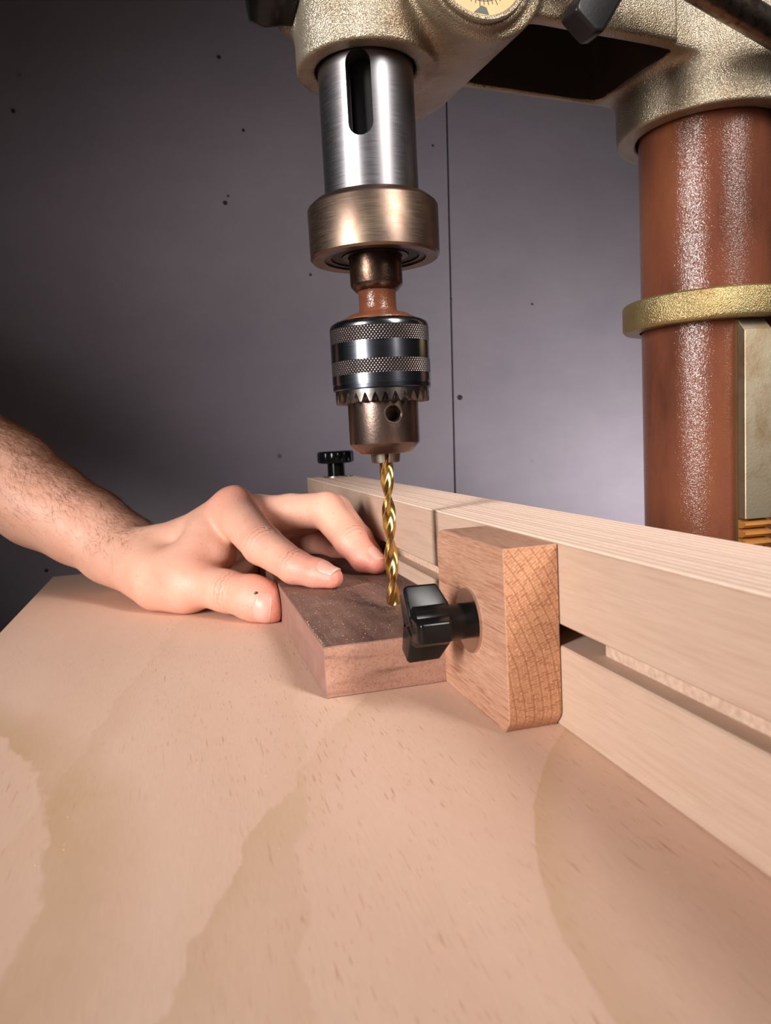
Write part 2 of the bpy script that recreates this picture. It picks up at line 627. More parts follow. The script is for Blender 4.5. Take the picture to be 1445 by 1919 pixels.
def mat_rust_column(name='rusted_steel'):
    t = NT(name)
    m = t.noise(t.mapped((22, 22, 7)), 1.0, 5, 0.65)
    c = t.ramp(m, [(0.30, lin(74, 44, 34)), (0.5, lin(104, 60, 44)), (0.62, lin(112, 66, 45)), (0.75, lin(124, 76, 42))])
    dk = t.noise(t.mapped((60, 60, 12), (3, 2, 1)), 1.0, 4, 0.6)
    c = t.mix(t.math('MULTIPLY', t.ramp(dk, [(0.58, 0.0), (0.75, 1.0)]), 0.4), c, lin(70, 42, 30))
    sp = t.noise(t.co(), 1700, 2, 0.6)
    t.set(color=c, rough=t.math('ADD', 0.05, t.math('MULTIPLY', sp, 0.16)), metal=0.0,
          spec=t.ramp(t.noise(t.co(), 1250, 2, 0.7), [(0.40, 0.04), (0.62, 0.85)]))
    t.bump(sp, 0.43, 0.0004)
    return t.m


def mat_knurl(n_turn, height):
    t = NT('knurled_steel')
    x, y, z = t.sep()
    a = t.math('MULTIPLY', t.math('ARCTAN2', y, x), float(n_turn))
    zz = t.math('MULTIPLY', z, height)
    s1 = t.math('ABSOLUTE', t.math('SINE', t.math('ADD', a, zz)))
    s2 = t.math('ABSOLUTE', t.math('SINE', t.math('SUBTRACT', a, zz)))
    h = t.math('MINIMUM', s1, s2)
    c = t.ramp(h, [(0.0, lin(40, 37, 37)), (0.45, lin(112, 106, 106)), (1.0, lin(176, 168, 168))])
    t.set(color=c, rough=0.36, metal=1.0)
    t.bump(h, 0.8, 0.0006)
    return t.m


def mat_plastic(name, col, rough, bump=0.0):
    t = NT(name)
    sm = t.noise(t.co(), 120, 4, 0.6)
    c = t.mix(t.math('MULTIPLY', t.ramp(sm, [(0.55, 0.0), (0.8, 1.0)]), 0.12), col, lin(70, 66, 64))
    t.set(color=c, rough=t.math('ADD', rough - 0.03, t.math('MULTIPLY', sm, 0.10)), spec=0.28)
    if bump: t.bump(t.noise(t.co(), 900, 2), bump, 0.0004)
    return t.m


def mat_wall():
    t = NT('painted_wall_board')
    big = t.noise(t.co(), 5.0, 5, 0.6)
    c = t.ramp(big, [(0.3, lin(142, 134, 143)), (0.7, lin(152, 144, 152))])
    sm = t.noise(t.mapped((14, 14, 30)), 1.0, 5, 0.7)
    c = t.mix(0.25, c, t.ramp(sm, [(0.35, (0.72, 0.71, 0.72)), (0.65, (1, 1, 1))]), 'MULTIPLY')
    v = t.voro(t.co(), 22)
    rnd = t.noise(t.co(), 7, 2)
    sp = t.math('MULTIPLY', t.ramp(v, [(0.035, 1.0), (0.07, 0.0)]), t.ramp(rnd, [(0.5, 0.0), (0.58, 1.0)]))
    c = t.mix(t.math('MULTIPLY', sp, 0.6), c, lin(74, 50, 38))
    fine = t.noise(t.co(), 420, 3, 0.7)
    c = t.mix(0.12, c, t.ramp(fine, [(0.3, (0.6, 0.6, 0.6)), (0.7, (1, 1, 1))]), 'MULTIPLY')
    t.set(color=c, rough=0.75, spec=0.2)
    t.bump(fine, 0.05, 0.0005)
    return t.m


def mat_skin():
    t = NT('skin')
    red = t.n('ShaderNodeAttribute', attribute_name='red').outputs['Fac']
    js = t.n('ShaderNodeAttribute', attribute_name='joint_s').outputs['Fac']
    jm = t.n('ShaderNodeAttribute', attribute_name='joint_m').outputs['Fac']
    base = t.ramp(t.noise(t.co(), 60, 4, 0.6), [(0.3, lin(220, 164, 140)), (0.7, lin(230, 178, 155))])
    mot = t.noise(t.co(), 160, 4, 0.65)
    c = t.mix(t.math('MULTIPLY', red, t.ramp(mot, [(0.25, 0.6), (0.7, 1.0)])), base, lin(230, 130, 118))
    frk = t.ramp(t.noise(t.co(), 420, 2, 0.6), [(0.60, 0.0), (0.76, 1.0)])
    c = t.mix(t.math('MULTIPLY', frk, 0.24), c, lin(160, 96, 70))
    wob = t.noise(t.co(), 300, 2)
    wr = t.math('SINE', t.math('ADD', t.math('MULTIPLY', js, 2.3), t.math('MULTIPLY', wob, 9.0)))
    wrm = t.math('MULTIPLY', t.math('POWER', t.math('ADD', t.math('MULTIPLY', wr, 0.5), 0.5), 2.0), jm)
    c = t.mix(t.math('MULTIPLY', wrm, 0.34), c, lin(160, 88, 74))
    fine = t.voro(t.co(), 820)
    cr = t.noise(t.mapped((700, 700, 700)), 1.0, 3, 0.7)
    h = t.math('ADD', t.math('MULTIPLY', fine, 0.25), t.math('ADD', t.math('MULTIPLY', cr, 0.35), t.math('MULTIPLY', wrm, -1.6)))
    t.set(color=c, rough=0.47, spec=0.4, sss=0.14)
    t.b.inputs['Subsurface Radius'].default_value = (0.0035, 0.0013, 0.0008)
    t.b.inputs['Subsurface Scale'].default_value = 1.0
    t.bump(h, 0.55, 0.0005)
    return t.m


def mat_plain(name, col, rough=0.5, metal=0.0, var=0.12, scale=80):
    t = NT(name)
    n_ = t.noise(t.co(), scale, 4, 0.6)
    c = t.mix(t.math('MULTIPLY', t.ramp(n_, [(0.35, 0.0), (0.7, 1.0)]), var), col, tuple(q * 0.45 for q in col))
    t.set(color=c, rough=rough, metal=metal)
    return t.m


M = dict(
    ply=mat_plywood_face(), birch=mat_birch(), plyedge=mat_birch(True), plydark=mat_birch(True, 0.84), oak=mat_oak(), walnut=mat_walnut(),
    quill=mat_metal('brushed_quill_steel', lin(142, 140, 144), 0.36, 0.24, stain=lin(124, 114, 108), stain_amt=0.25),
    collar=mat_metal('bronzed_collar_steel', lin(142, 123, 106), 0.38, 0.28, stain=lin(98, 74, 52), stain_amt=0.55, stain_scale=45, col2=lin(132, 112, 102)),
    bearing=mat_metal('oily_bearing_steel', lin(92, 84, 82), 0.4, stain=lin(60, 42, 32), stain_amt=0.6),
    seal=mat_plain('rubber_seal', lin(34, 33, 34), 0.6),
    nose=mat_metal('tarnished_spindle', lin(112, 90, 76), 0.34, stain=lin(60, 44, 42), stain_amt=0.7, stain_scale=140, bump=0.25, bump_scale=380),
    brownsteel=mat_metal('browned_steel', lin(124, 106, 98), 0.34, stain=lin(92, 74, 66), stain_amt=0.6, stain_scale=70, bump=0.12, bump_scale=900),
    neck=mat_rust_column('rusty_arbor'),
    blued=mat_metal('blued_steel', lin(142, 146, 154), 0.20, 0.08, stain=lin(96, 98, 108), stain_amt=0.3),
    blueddark=mat_metal('blued_steel_edge', lin(70, 74, 84), 0.28),
    gear=mat_metal('greasy_gear_steel', lin(112, 108, 106), 0.30, stain=lin(70, 52, 34), stain_amt=0.65, stain_scale=300),
    knurl=mat_knurl(48, 1900.0),
    jaw=mat_metal('jaw_steel', lin(150, 140, 130), 0.36, stain=lin(110, 78, 54), stain_amt=0.5, stain_scale=160),
    gold=mat_metal('titanium_nitride_gold', lin(206, 172, 104), 0.27, stain=lin(170, 112, 62), stain_amt=0.45, stain_scale=180, bump=0.06, bump_scale=1600),
    cast=mat_cast('champagne_hammered_paint', lin(184, 174, 156), lin(160, 144, 120), lin(120, 76, 40), 0.36, 1500, 0.5),
    castgold=mat_cast('gold_hammered_paint', lin(164, 146, 104), lin(152, 128, 84), lin(120, 84, 40), 0.36, 1500, 0.5),
    casting_in=mat_plain('bare_casting_shade', lin(46, 38, 34), 0.8),  # unpainted inside, darkened further so the colour carries the cavity's shade
    column=mat_rust_column(),
    rack=mat_metal('oiled_rack_steel', lin(158, 146, 124), 0.56, stain=lin(120, 88, 46), stain_amt=0.55, stain_scale=50, bump=0.12, bump_scale=800),
    rackside=mat_metal('browned_rack_side', lin(116, 92, 60), 0.55, stain=lin(90, 62, 30), stain_amt=0.5, metal=0.5),
    rackedge=mat_metal('rusty_rack_edge', lin(190, 132, 66), 0.55, stain=lin(110, 76, 40), stain_amt=0.5, metal=0.4),
    plastic=mat_plastic('black_moulded_plastic', lin(15, 15, 16), 0.19),
    bakelite=mat_plastic('black_bakelite', lin(12, 14, 15), 0.14),
    handle=mat_plastic('satin_black_plastic', lin(26, 24, 26), 0.36, 0.1),
    washer=mat_metal('zinc_washer', lin(206, 196, 186), 0.22, 0.08),
    rod=mat_metal('pitted_rod_steel', lin(150, 138, 124), 0.3, stain=lin(96, 56, 26), stain_amt=0.85, stain_scale=240),
    dial=mat_plain('aged_cream_dial', lin(214, 180, 122), 0.45, 0, 0.25, 60),
    ink=mat_plain('dial_ink', lin(40, 46, 42), 0.6, 0, 0.0),
    wall=mat_wall(),
    gap=mat_plain('wall_gap', lin(46, 46, 52), 0.9),
    nail=mat_plain('old_nail', lin(44, 36, 36), 0.6),
    floor=mat_plain('concrete_floor', lin(92, 88, 86), 0.85, 0, 0.3, 6),
    dust=mat_plain('pale_sawdust', lin(228, 196, 150), 0.85, 0, 0.2, 900),
    redline=mat_plain('torn_veneer', lin(206, 176, 154), 0.85, 0, 0.55, 500),
    castiron=mat_plain('grey_cast_iron', lin(80, 78, 78), 0.5, 0.6, 0.3, 40),
    skin=mat_skin(),
    nailskin=None, hair=None,
)
_t = NT('fingernail'); _c = _t.ramp(_t.noise(_t.co(), 200, 3), [(0.3, lin(226, 158, 142)), (0.7, lin(232, 172, 156))])
_t.set(color=_c, rough=0.36, spec=0.35, sss=0.1); _t.b.inputs['Subsurface Radius'].default_value = (0.002, 0.001, 0.0006)
M['nailskin'] = _t.m
M['nailedge'] = mat_plain('fingernail_edge', lin(236, 196, 176), 0.35, 0, 0.0)
_t = NT('brown_hair'); _t.set(color=lin(118, 72, 40), rough=0.45, spec=0.4); M['hair'] = _t.m
_t = NT('dark_scab'); _t.set(color=lin(62, 34, 40), rough=0.4); M['scab'] = _t.m

# ------------------------------------------------------------------ the room: wall boards with an open joint, floor
WY = 800.0


def seam_x(z):          # the joint leans a little
    return 300.4 + (z - 24.6) * (311.1 - 301.0) / (454.5 - 24.6)


FLOOR = -900.0
wall = obj('wall_back', *box(-1500, 1700, WY + 9, WY + 14, FLOOR, 1500), M['gap'], smooth=False)
props(wall, kind='structure', label='grey painted board wall behind the drill press with a thin dark joint')
g0, g1 = FLOOR, 1500.0
hw = 1.15
obj('wall_panel', *prism([(-1500, g0), (seam_x(g0) - hw, g0), (seam_x(g1) - hw, g1), (-1500, g1)], WY, WY + 8.9, 'y'), M['wall'], wall, smooth=False)
obj('wall_panel', *prism([(seam_x(g0) + hw, g0), (1700, g0), (1700, g1), (seam_x(g1) + hw, g1)], WY, WY + 8.9, 'y'), M['wall'], wall, smooth=False)
nv, nf = lathe([(0, 0), (1, 0), (0.9, 0.35), (0.5, 0.6), (0, 0.7)], 16)
nv = rot_to(nv, (0, -1, 0))
for nx, nz, nr in ((311.0, 129.9, 2.9), (-124.4, 413.7, 2.0), (69.6, 476.3, 2.0), (65.4, 335.7, 2.2), (68.8, 342.5, 1.2), (88.8, 407.5, 1.6),
                   (148.7, 264.6, 1.4), (-136.2, -23.7, 1.8), (268.5, 193.0, 1.3), (305.3, 239.1, 1.3), (292, 402, 1.3), (404.3, 232.7, 1.3)):
    obj('nail', [(a * nr, b * nr, c * nr) for a, b, c in nv], nf, M['nail'], wall, loc=(nx, WY, nz))
fl = obj('floor', *box(-1500, 1700, -1500, WY + 14, FLOOR - 20, FLOOR), M['floor'], smooth=False)
props(fl, kind='structure', label='grey concrete workshop floor far below the drill press table')

# ------------------------------------------------------------------ plywood table on the drill press
TX0, TX1, TY0, TY1 = -98.6, 214.0, -160.0, 602.5
tb = obj('plywood_table', *box(TX0, TX1, TY0, TY1, -18, 0), M['ply'], bevel=0.5, bseg=1, sharp=30, loc=(0, 0, 0))
props(tb, 'wide pale plywood auxiliary table with olive grain figure and small brown flecks', 'table')

# ------------------------------------------------------------------ fence
FX, FH = 107.8, 58.4
fence = thing('fence', (127, 250, 0), 'long pale plywood fence with a slot along its front, laminated top edge showing', 'fence')


def fence_board(name, x0, x1, y0, y1, z0, z1, mat, bev=0.5, label=None):
    c = ((x0 + x1) / 2, (y0 + y1) / 2, z0)
    return obj(name, *box(x0 - c[0], x1 - c[0], y0 - c[1], y1 - c[1], 0, z1 - z0), mat, fence, loc=c, bevel=bev, bseg=1, sharp=30, label=label)


FY0 = -150
fence_board('upper_board', FX, FX + 19.2, FY0, 577, 32.6, FH - 0.6, M['birch'])
fence_board('lower_board', FX, FX + 19.2, FY0, 577, 0.1, 26.0, M['birch'])
fence_board('back_board', FX + 19.3, FX + 39.2, FY0, 658, 0.1, FH - 0.6, M['birch'])
fence_board('end_block', FX, FX + 19.2, 577.3, 658, 0.1, FH - 0.6, M['birch'], 0.5)
fence_board('slot_liner', FX + 6.6, FX + 19.2, FY0, 187, 26.0, 32.6, M['redline'], 0.0, 'torn reddish white ply inside the slot')
fence_board('slot_liner', FX + 6.6, FX + 19.2, 248, 577, 26.0, 32.6, M['redline'], 0.0)
# the plies showing on the top: each layer a thin strip, some proud, some low
ply_w = [1.3, 1.6, 1.5, 1.4, 1.7, 1.3, 1.6, 1.5, 1.4, 1.6, 1.5, 1.4, 1.5]
sc_ = 19.5 / sum(ply_w)
for half in (0, 1):
    x = FX + half * 19.7
    for i, w_ in enumerate(ply_w):
        w_ *= sc_
        top = FH - (0.0 if i % 2 == 0 else 0.15) - rng.random() * 0.12
        y1 = 658
        c = (x + w_ / 2, 250, FH - 0.6)
        obj('ply', *box(-w_ / 2 + 0.06, w_ / 2 - 0.06, FY0 - 250, y1 - 250, 0, top - FH + 0.6), M['plyedge' if i % 2 == 0 else 'plydark'], fence, loc=c, smooth=False)
        x += w_
# clamp knob at the far end
KX, KY = 131.0, 640.0
obj('washer', *lathe([(5, 0), (11.5, 0), (11.5, 1.2), (5, 1.2)], 48, True), M['washer'], fence, loc=(KX, KY, FH - 0.05), label='bright zinc washer')
kp = []
for i in range(112):
    a = 2 * math.pi * i / 112
    kp.append((15.3 + 1.3 * math.copysign(abs(math.cos(3.5 * a)) ** 0.6, 1) * 1.0 - 0.6, a))
V_, F_ = [], []
prof = [(0.0, 12.2), (0.88, 12.2), (0.97, 12.9), (1.0, 14.0), (1.0, 20.6), (0.975, 21.8), (0.92, 22.5), (0.75, 22.7), (0.0, 22.7)]
rings = []
for s_, z in prof:
    if s_ == 0: rings.append([len(V_)]); V_.append((0, 0, z)); continue
    rings.append(list(range(len(V_), len(V_) + 112)))
    for r_, a in kp: V_.append((r_ * s_ * math.cos(a), r_ * s_ * math.sin(a), z))
for A_, B_ in zip(rings, rings[1:]):
    for i in range(112):
        j = (i + 1) % 112
        if len(A_) == 1: F_.append((A_[0], B_[i], B_[j]))
        elif len(B_) == 1: F_.append((A_[i], A_[j], B_[0]))
        else: F_.append((A_[i], A_[j], B_[j], B_[i]))
ck = obj('clamp_knob', V_, F_, M['bakelite'], fence, loc=(KX, KY, FH), label='black fluted clamp knob', sharp=50)
obj('knob_stem', *lathe([(0, 0), (7.6, 0), (7.4, 12.0), (0, 12.4)], 40), M['bakelite'], ck, loc=(KX, KY, FH + 1.2))

# ------------------------------------------------------------------ oak stop block
OX0, OX1 = 89.7, 107.6
stop = thing('stop_block', (98.7, 232, 0), 'small red oak stop block with black wing knob clamped to the fence', 'stop block')
oy = 232.0
poly = [(201.3, 5.2), (202.0, 3.4), (205.0, 0.05), (258.0, 0.05), (260.5, 3.0), (260.5, 53.0), (258.2, 56.6), (254.5, 57.6), (201.3, 57.6)]
obj('block_body', *prism([(a - oy, b) for a, b in poly], OX0 - 98.7, OX1 - 98.7, 'x'), M['oak'], stop, loc=(98.7, oy, 0), bevel=0.35, bseg=1, sharp=30)
WC = (OX0, 230.2, 29.7)
wv_, wf_ = lathe([(4, 0), (10.9, 0), (10.9, 1.0), (4, 1.0)], 64, True)
obj('washer', rot_to(wv_, (-1, 0, 0)), wf_, M['washer'], stop, loc=WC, label='shiny zinc washer')
# three wing knob: hub along -X, wings towards the camera side, up-back and down-back
hub_v, hub_f = lathe([(0, 1), (6.0, 1), (6.2, 7.5), (7.0, 9.5), (7.0, 20.2), (6.0, 21.4), (4.2, 21.9), (3.8, 21.0), (0, 20.6)], 48)
knob = obj('wing_knob', rot_to(hub_v, (-1, 0, 0)), hub_f, M['plastic'], stop, loc=WC, label='black plastic three wing knob')
for ang in (180, 63, -63):
    a = math.radians(ang)
    # cross-section of wing in (axial, radial): leaning inner edge
    if ang == 180: prof_w = [(9.0, 0), (9.0, 6.5), (10.6, 11.2), (20.6, 11.2), (21.7, 9.5), (21.7, 0)]
    else: prof_w = [(7.4, 0), (7.6, 6.0), (10.2, 13.2), (20.8, 13.4), (22.0, 12.2), (22.0, 0)]
    n_ = len(prof_w)
    vv, ff = [], []
    for sd in (-1, 1):
        for ax, rd in prof_w:
            tw = sd * (4.6 - 0.11 * rd)
            # radial dir d=(cos a in y, sin a in z), tangential
            dy, dz = math.cos(a), math.sin(a)
            vv.append((-ax, rd * dy - tw * dz, rd * dz + tw * dy))
    ff = [tuple(range(n_))[::-1], tuple(range(n_, 2 * n_))] + [(i, (i + 1) % n_, n_ + (i + 1) % n_, n_ + i) for i in range(n_)]
    obj('wing', vv, ff, M['plastic'], knob, loc=WC, bevel=0.9, bseg=3, sharp=40)

# ------------------------------------------------------------------ walnut board
wb_c = (75.8, 345, 0)
wal = obj('walnut_board', *box(44.1 - wb_c[0], 107.5 - wb_c[0], 256.7 - wb_c[1], 495 - wb_c[1], 0.05, 19.0), M['walnut'], loc=wb_c, bevel=0.35, bseg=1, sharp=30)
props(wal, 'dark walnut board lying flat against the fence under the drill bit', 'board')

# ------------------------------------------------------------------ sawdust flecks (nobody could count them)
V_, F_ = [], []


def chip(x, y, z, s):
    a = random.random() * 6.28; t_ = random.uniform(-0.5, 0.5)
    l, w_ = s, s * random.uniform(0.3, 0.6)
    n0 = len(V_)
    for (p, q, r_) in ((-l, 0, 0), (0, -w_, 0), (l, 0, 0.3 * s), (0, w_, 0), (0, 0, 0.5 * s)):
        V_.append((x + p * math.cos(a) - q * math.sin(a), y + p * math.sin(a) + q * math.cos(a), z + r_ + 0.02))
    F_.extend([(n0, n0 + 1, n0 + 4), (n0 + 1, n0 + 2, n0 + 4), (n0 + 2, n0 + 3, n0 + 4), (n0 + 3, n0, n0 + 4), (n0 + 3, n0 + 2, n0 + 1, n0)])


for i in range(700):
    chip(random.uniform(45, 106), random.uniform(258, 370), 19.0, random.uniform(0.10, 0.26))
for i in range(60):
    chip(44.5 + abs(random.gauss(0, 0.3)), random.uniform(257.5, 300), 19.0, random.uniform(0.1, 0.3))
for i in range(240):
    chip(random.uniform(-80, 104), random.uniform(110, 420), 0.0, random.uniform(0.08, 0.24))
sd = obj('sawdust', V_, F_, M['dust'], smooth=False)
props(sd, 'pale sawdust flecks scattered over the walnut board and the table', 'sawdust', kind='stuff')

# ------------------------------------------------------------------ drill press
AX, AY = 82.4, 299.0
BX, BY = 257.4, 320.8
HA = math.atan2(BY - AY, BX - AX)
E1 = np.array([math.cos(HA), math.sin(HA), 0.0]); E2 = np.array([-math.sin(HA), math.cos(HA), 0.0])


def H(lx, ly, z):
    return np.array([AX, AY, 0.0]) + E1 * lx + E2 * ly + np.array([0, 0, z])


def Hrot(v):
    return [tuple(E1 * p[0] + E2 * p[1] + np.array([0, 0, p[2]])) for p in v]


press = thing('drill_press', (BX, BY, FLOOR), 'drill press with champagne hammered paint head, steel quill and rust brown column', 'drill press')

# head casting as one blended body, worked in the head's own frame (lx along the arm, ly away, z up)


def head_sdf(p):
    d = sd_cyl(p, (0, 0, 290.0), 55.5, 26.9, 0.7, 2)                         # quill boss
    d = smin(d, sd_box(p, (10, 2, 325), (40, 31, 42), 8), 9)                  # body above
    d = smin(d, sd_cyl(p, (34, 1, 263), 35.5, 27.5, 1.6, 1), 7)               # pinion housing
    d = smin(d, sd_cyl(p, (30, -34, 261.5), 4.5, 24.2, 1.0, 1), 2)              # dial seat
    d = smin(d, sd_cone(p, (-20, 7, 258), (-26, 8, 255), 9, 6.5), 4)           # lug at the left
    arm = sd_box(p, (78, 0, 300), (52, 31, 50.5), 1.2)
    arm = np.minimum(arm, sd_box(p, (172, 2, 300), (46, 29.5, 50.5), 2.0))
    cav = sd_box(p, (84, 1.5, 268), (44, 25.5, 40), 4)
    cav2 = sd_box(p, (110, 1.5, 268), (24, 25.5, 40), 4)
    arm = smax(arm, -cav, 1.2)
    arm = smax(arm, -cav2, 1.2)
    house = d
    d = smin(house, arm, 3.5)
    d = smin(d, sd_cyl(p, (176.3, 0, 285.0), 57.3, 41.5, 1.0, 2), 5.5)         # column clamp
    d = smax(d, -smin(sd_box(p, (112, 1.5, 262), (16, 25.5, 40), 4), sd_box(p, (92, 1.5, 262), (30, 25.5, 40), 4), 1), 1.5)
    d = smax(d, -sd_cyl(p, (0, 0, 240), 40, 19.9, 0.3, 2), 0.4)               # quill bore
    d = smax(d, -sd_cyl(p, (176.3, 0, 240), 60, 32.6, 0.3, 2), 0.4)           # column bore
    return d


lo = np.array([-44.0, -46.0, 224.0]); hi = np.array([222.0, 46.0, 368.0])
val = grid_eval(head_sdf, lo, hi, 1.0)
V_, Q_ = surface_nets(val, lo, 1.0, 2)
VL = V_.copy()
V_ = np.array([AX, AY, 0.0]) + V_[:, :1] * E1 + V_[:, 1:2] * E2 + V_[:, 2:] * np.array([0, 0, 1.0])
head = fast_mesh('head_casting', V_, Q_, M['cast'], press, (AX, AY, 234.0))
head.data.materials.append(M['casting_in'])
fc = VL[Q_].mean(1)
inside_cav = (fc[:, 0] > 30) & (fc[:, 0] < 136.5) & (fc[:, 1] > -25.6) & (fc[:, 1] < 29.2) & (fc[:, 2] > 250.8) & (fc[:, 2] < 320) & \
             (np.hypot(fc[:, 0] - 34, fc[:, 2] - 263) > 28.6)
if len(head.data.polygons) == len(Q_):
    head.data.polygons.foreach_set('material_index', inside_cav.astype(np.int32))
obj('cavity_shade_sheet', Hrot(box(-37, 49, -24.8, 24.8, 0, 1)[0]), box(-37, 49, -24.8, 24.8, 0, 1)[1], M['casting_in'], press, loc=H(80, 1.5, 300))  # sheet across the cavity in the same shade-darkened colour

# belt guard above, motor behind the column (both above the picture)
bv, bf = prism([(-60 + 38 * 0, -58), (200, -58), (232, -30), (232, 34), (200, 62), (-44, 62), (-78, 34), (-78, -30)], 366, 440, 'z')
obj('belt_guard', Hrot([(p[0], p[1], p[2] - 366) for p in bv]), bf, M['cast'], press, loc=H(0, 0, 366), bevel=8, bseg=4)
mv, mf = lathe([(0, 0), (60, 0), (66, 6), (66, 150), (60, 158), (0, 158)], 64)
obj('motor', mv, mf, M['castiron'], press, loc=H(300, 4, 240))
obj('motor_plate', Hrot(box(200, 262, -40, 44, 0, 10)[0]), box(200, 262, -40, 44, 0, 10)[1], M['castiron'], press, loc=H(0, 0, 300), bevel=1)

# far spring housing below the pinion housing
sv, sf = lathe([(0, 0), (21, 0), (25, 1), (25, 13), (22, 16), (0, 17)], 64)
obj('spring_housing', rot_to(sv, E2), sf, M['cast'], press, loc=H(34, 38.5, 262))

# depth dial: cream plate, raised rim, ink graduations
DC = H(29.0, -39.2, 259.8)
dv, df = lathe([(0, 0), (19.4, 0), (19.4, 0.9), (0, 0.9)], 96)
dial = obj('depth_dial', rot_to(dv, -E2), df, M['dial'], press, loc=DC, label='aged cream depth dial with ink graduations')
rv, rf = lathe([(19.5, -0.5), (21.6, -0.5), (21.6, 1.2), (21.0, 1.7), (20.0, 1.7), (19.5, 1.2)], 96, True)
obj('dial_rim', rot_to(rv, -E2), rf, M['cast'], dial, loc=DC)


def dial_quads(items):
    v, f = [], []
    for pts in items:
        n0 = len(v)
        for hgt in (0.92, 1.0):
            for a, b in pts: v.append((a, -hgt, b))
        n_ = len(pts)
        f += [tuple(range(n0, n0 + n_)), tuple(range(n0 + n_, n0 + 2 * n_))] + [(n0 + i, n0 + (i + 1) % n_, n0 + n_ + (i + 1) % n_, n0 + n_ + i) for i in range(n_)]
    return Hrot(v), f


its = []
R_ = 14.6
for i in range(48):                       # baseline arc
    a0, a1 = [math.radians(-170 + 160 * q / 48) for q in (i, i + 1)]
    its.append([((R_ - 0.09) * math.cos(a0), (R_ - 0.09) * math.sin(a0)), ((R_ + 0.09) * math.cos(a0), (R_ + 0.09) * math.sin(a0)),
                ((R_ + 0.09) * math.cos(a1), (R_ + 0.09) * math.sin(a1)), ((R_ - 0.09) * math.cos(a1), (R_ - 0.09) * math.sin(a1))])
obj('baseline', *dial_quads(its), M['ink'], dial, loc=DC, smooth=False)
for i in range(25):
    a = math.radians(-168 + 156 * i / 24)
    l0, l1 = (-1.3, 1.3) if i % 4 else (-2.6, 2.0)
    c_, s_ = math.cos(a), math.sin(a); w_ = 0.12
    obj('graduation', *dial_quads([[((R_ + l0) * c_ - w_ * s_, (R_ + l0) * s_ + w_ * c_), ((R_ + l0) * c_ + w_ * s_, (R_ + l0) * s_ - w_ * c_),
                                    ((R_ + l1) * c_ + w_ * s_, (R_ + l1) * s_ - w_ * c_), ((R_ + l1) * c_ - w_ * s_, (R_ + l1) * s_ + w_ * c_)]]), M['ink'], dial, loc=DC, smooth=False)
obj('dial_pointer', *dial_quads([[(-2.6, -18.9), (0.6, -16.2), (2.6, -16.6), (3.6, -18.9)]]), mat_plain('dark_green_ink', lin(70, 78, 62), 0.5), dial, loc=DC, smooth=False, label='dark green pointer mark')

# feed hub, feed rod with ball grip
hv, hf = lathe([(0, 0), (13, 0), (13, 16), (11, 18), (0, 18)], 48)
hub = obj('feed_hub', rot_to(hv, -E2), hf, M['rod'], press, loc=H(33, -40.2, 283))
p0, p1 = H(33, -52, 281.5), H(215, -50, 235.5)
dr = p1 - p0; L_ = np.linalg.norm(dr)
rv, rf = lathe([(0, 0), (6.2, 0), (6.2, L_), (0, L_)], 40)
rod = obj('feed_rod', rot_to(rv, dr), rf, M['rod'], press, loc=p0, label='pitted steel feed rod')
gv, gf = lathe([(0, -14), (8, -12), (13, -5), (14, 2), (11, 10), (5, 14), (0, 15)], 40)
obj('ball_grip', rot_to(gv, dr), gf, M['handle'], rod, loc=p1)
# black paddle of the depth lock, on its short stem
pc = H(77.0, -44, 250)
pv, pf = prism([(-7.2, -13.0), (3.6, -13.8), (6.6, -11.0), (7.8, 16.0), (-6.0, 16.0), (-8.0, -9.5)], -5.0, 5.0, 'y')
ca, sa = math.cos(math.radians(-33)), math.sin(math.radians(-33))
pv = [(x * ca - z * sa, y, x * sa + z * ca) for x, y, z in pv]
lk = obj('lock_paddle', Hrot(pv), pf, M['handle'], press, loc=pc, bevel=1.6, bseg=3, label='satin black lock paddle')
stv, stf = lathe([(0, 0), (5, 0), (5, 22), (0, 22)], 32)
obj('paddle_stem', rot_to(stv, E2), stf, M['rod'], lk, loc=H(83, -46, 261))
# black hexagonal knob at the left of the head
kv, kf = [], []
hexv, hexf = lathe([(0, 0), (9.5, 0), (11.4, 4), (11.4, 14), (8.4, 19), (0, 19)], 6)
hexk = obj('hex_knob', rot_to(hexv, -E1 * 0.93 - np.array([0, 0, 0.10]) + E2 * 0.2), hexf, M['plastic'], press, loc=H(-25.5, 3, 261.0), bevel=0.7, bseg=2, label='black six sided knob')

# quill with its stop slot
VD = np.array([CAM[0] - AX, CAM[1] - AY]); VD /= np.linalg.norm(VD)


def around(deg, R, z):     # a point on a radius R about the spindle, deg from the line to the camera side (clockwise seen from above is +)
    a = math.atan2(VD[1], VD[0]) + math.radians(deg)
    return np.array([R * math.cos(a), R * math.sin(a), z])


qz0, qz1 = 183.5, 320.0
quill = obj('quill', *lathe([(11.0, 0), (18.75, 0), (18.75, qz1 - qz0), (11.0, qz1 - qz0)], 160, True), M['quill'], press, loc=(AX, AY, qz0), label='brushed steel quill with a long slot')
a = math.atan2(VD[1], VD[0]) + math.radians(-8.5)
dirx = np.array([math.cos(a), math.sin(a), 0]); dirt = np.array([-math.sin(a), math.cos(a), 0])
slot = []
for i in range(13): t_ = math.pi + math.pi * i / 12; slot.append((4.75 * math.cos(t_), 25.8 + 4.75 * math.sin(t_)))
for i in range(13): t_ = math.pi * i / 12; slot.append((4.75 * math.cos(t_), 47.0 + 4.75 * math.sin(t_)))
sv, sf = prism(slot, 10, 24, 'y')
sv = [tuple(dirt * p[0] + dirx * p[1] + np.array([0, 0, p[2]])) for p in sv]
boolean_cut(quill, [(sv, sf)])
obj('inner_spindle', *lathe([(0, 0), (9.0, 0), (9.0, 130), (0, 130)], 64), M['seal'], quill, loc=(AX, AY, qz0 + 4))

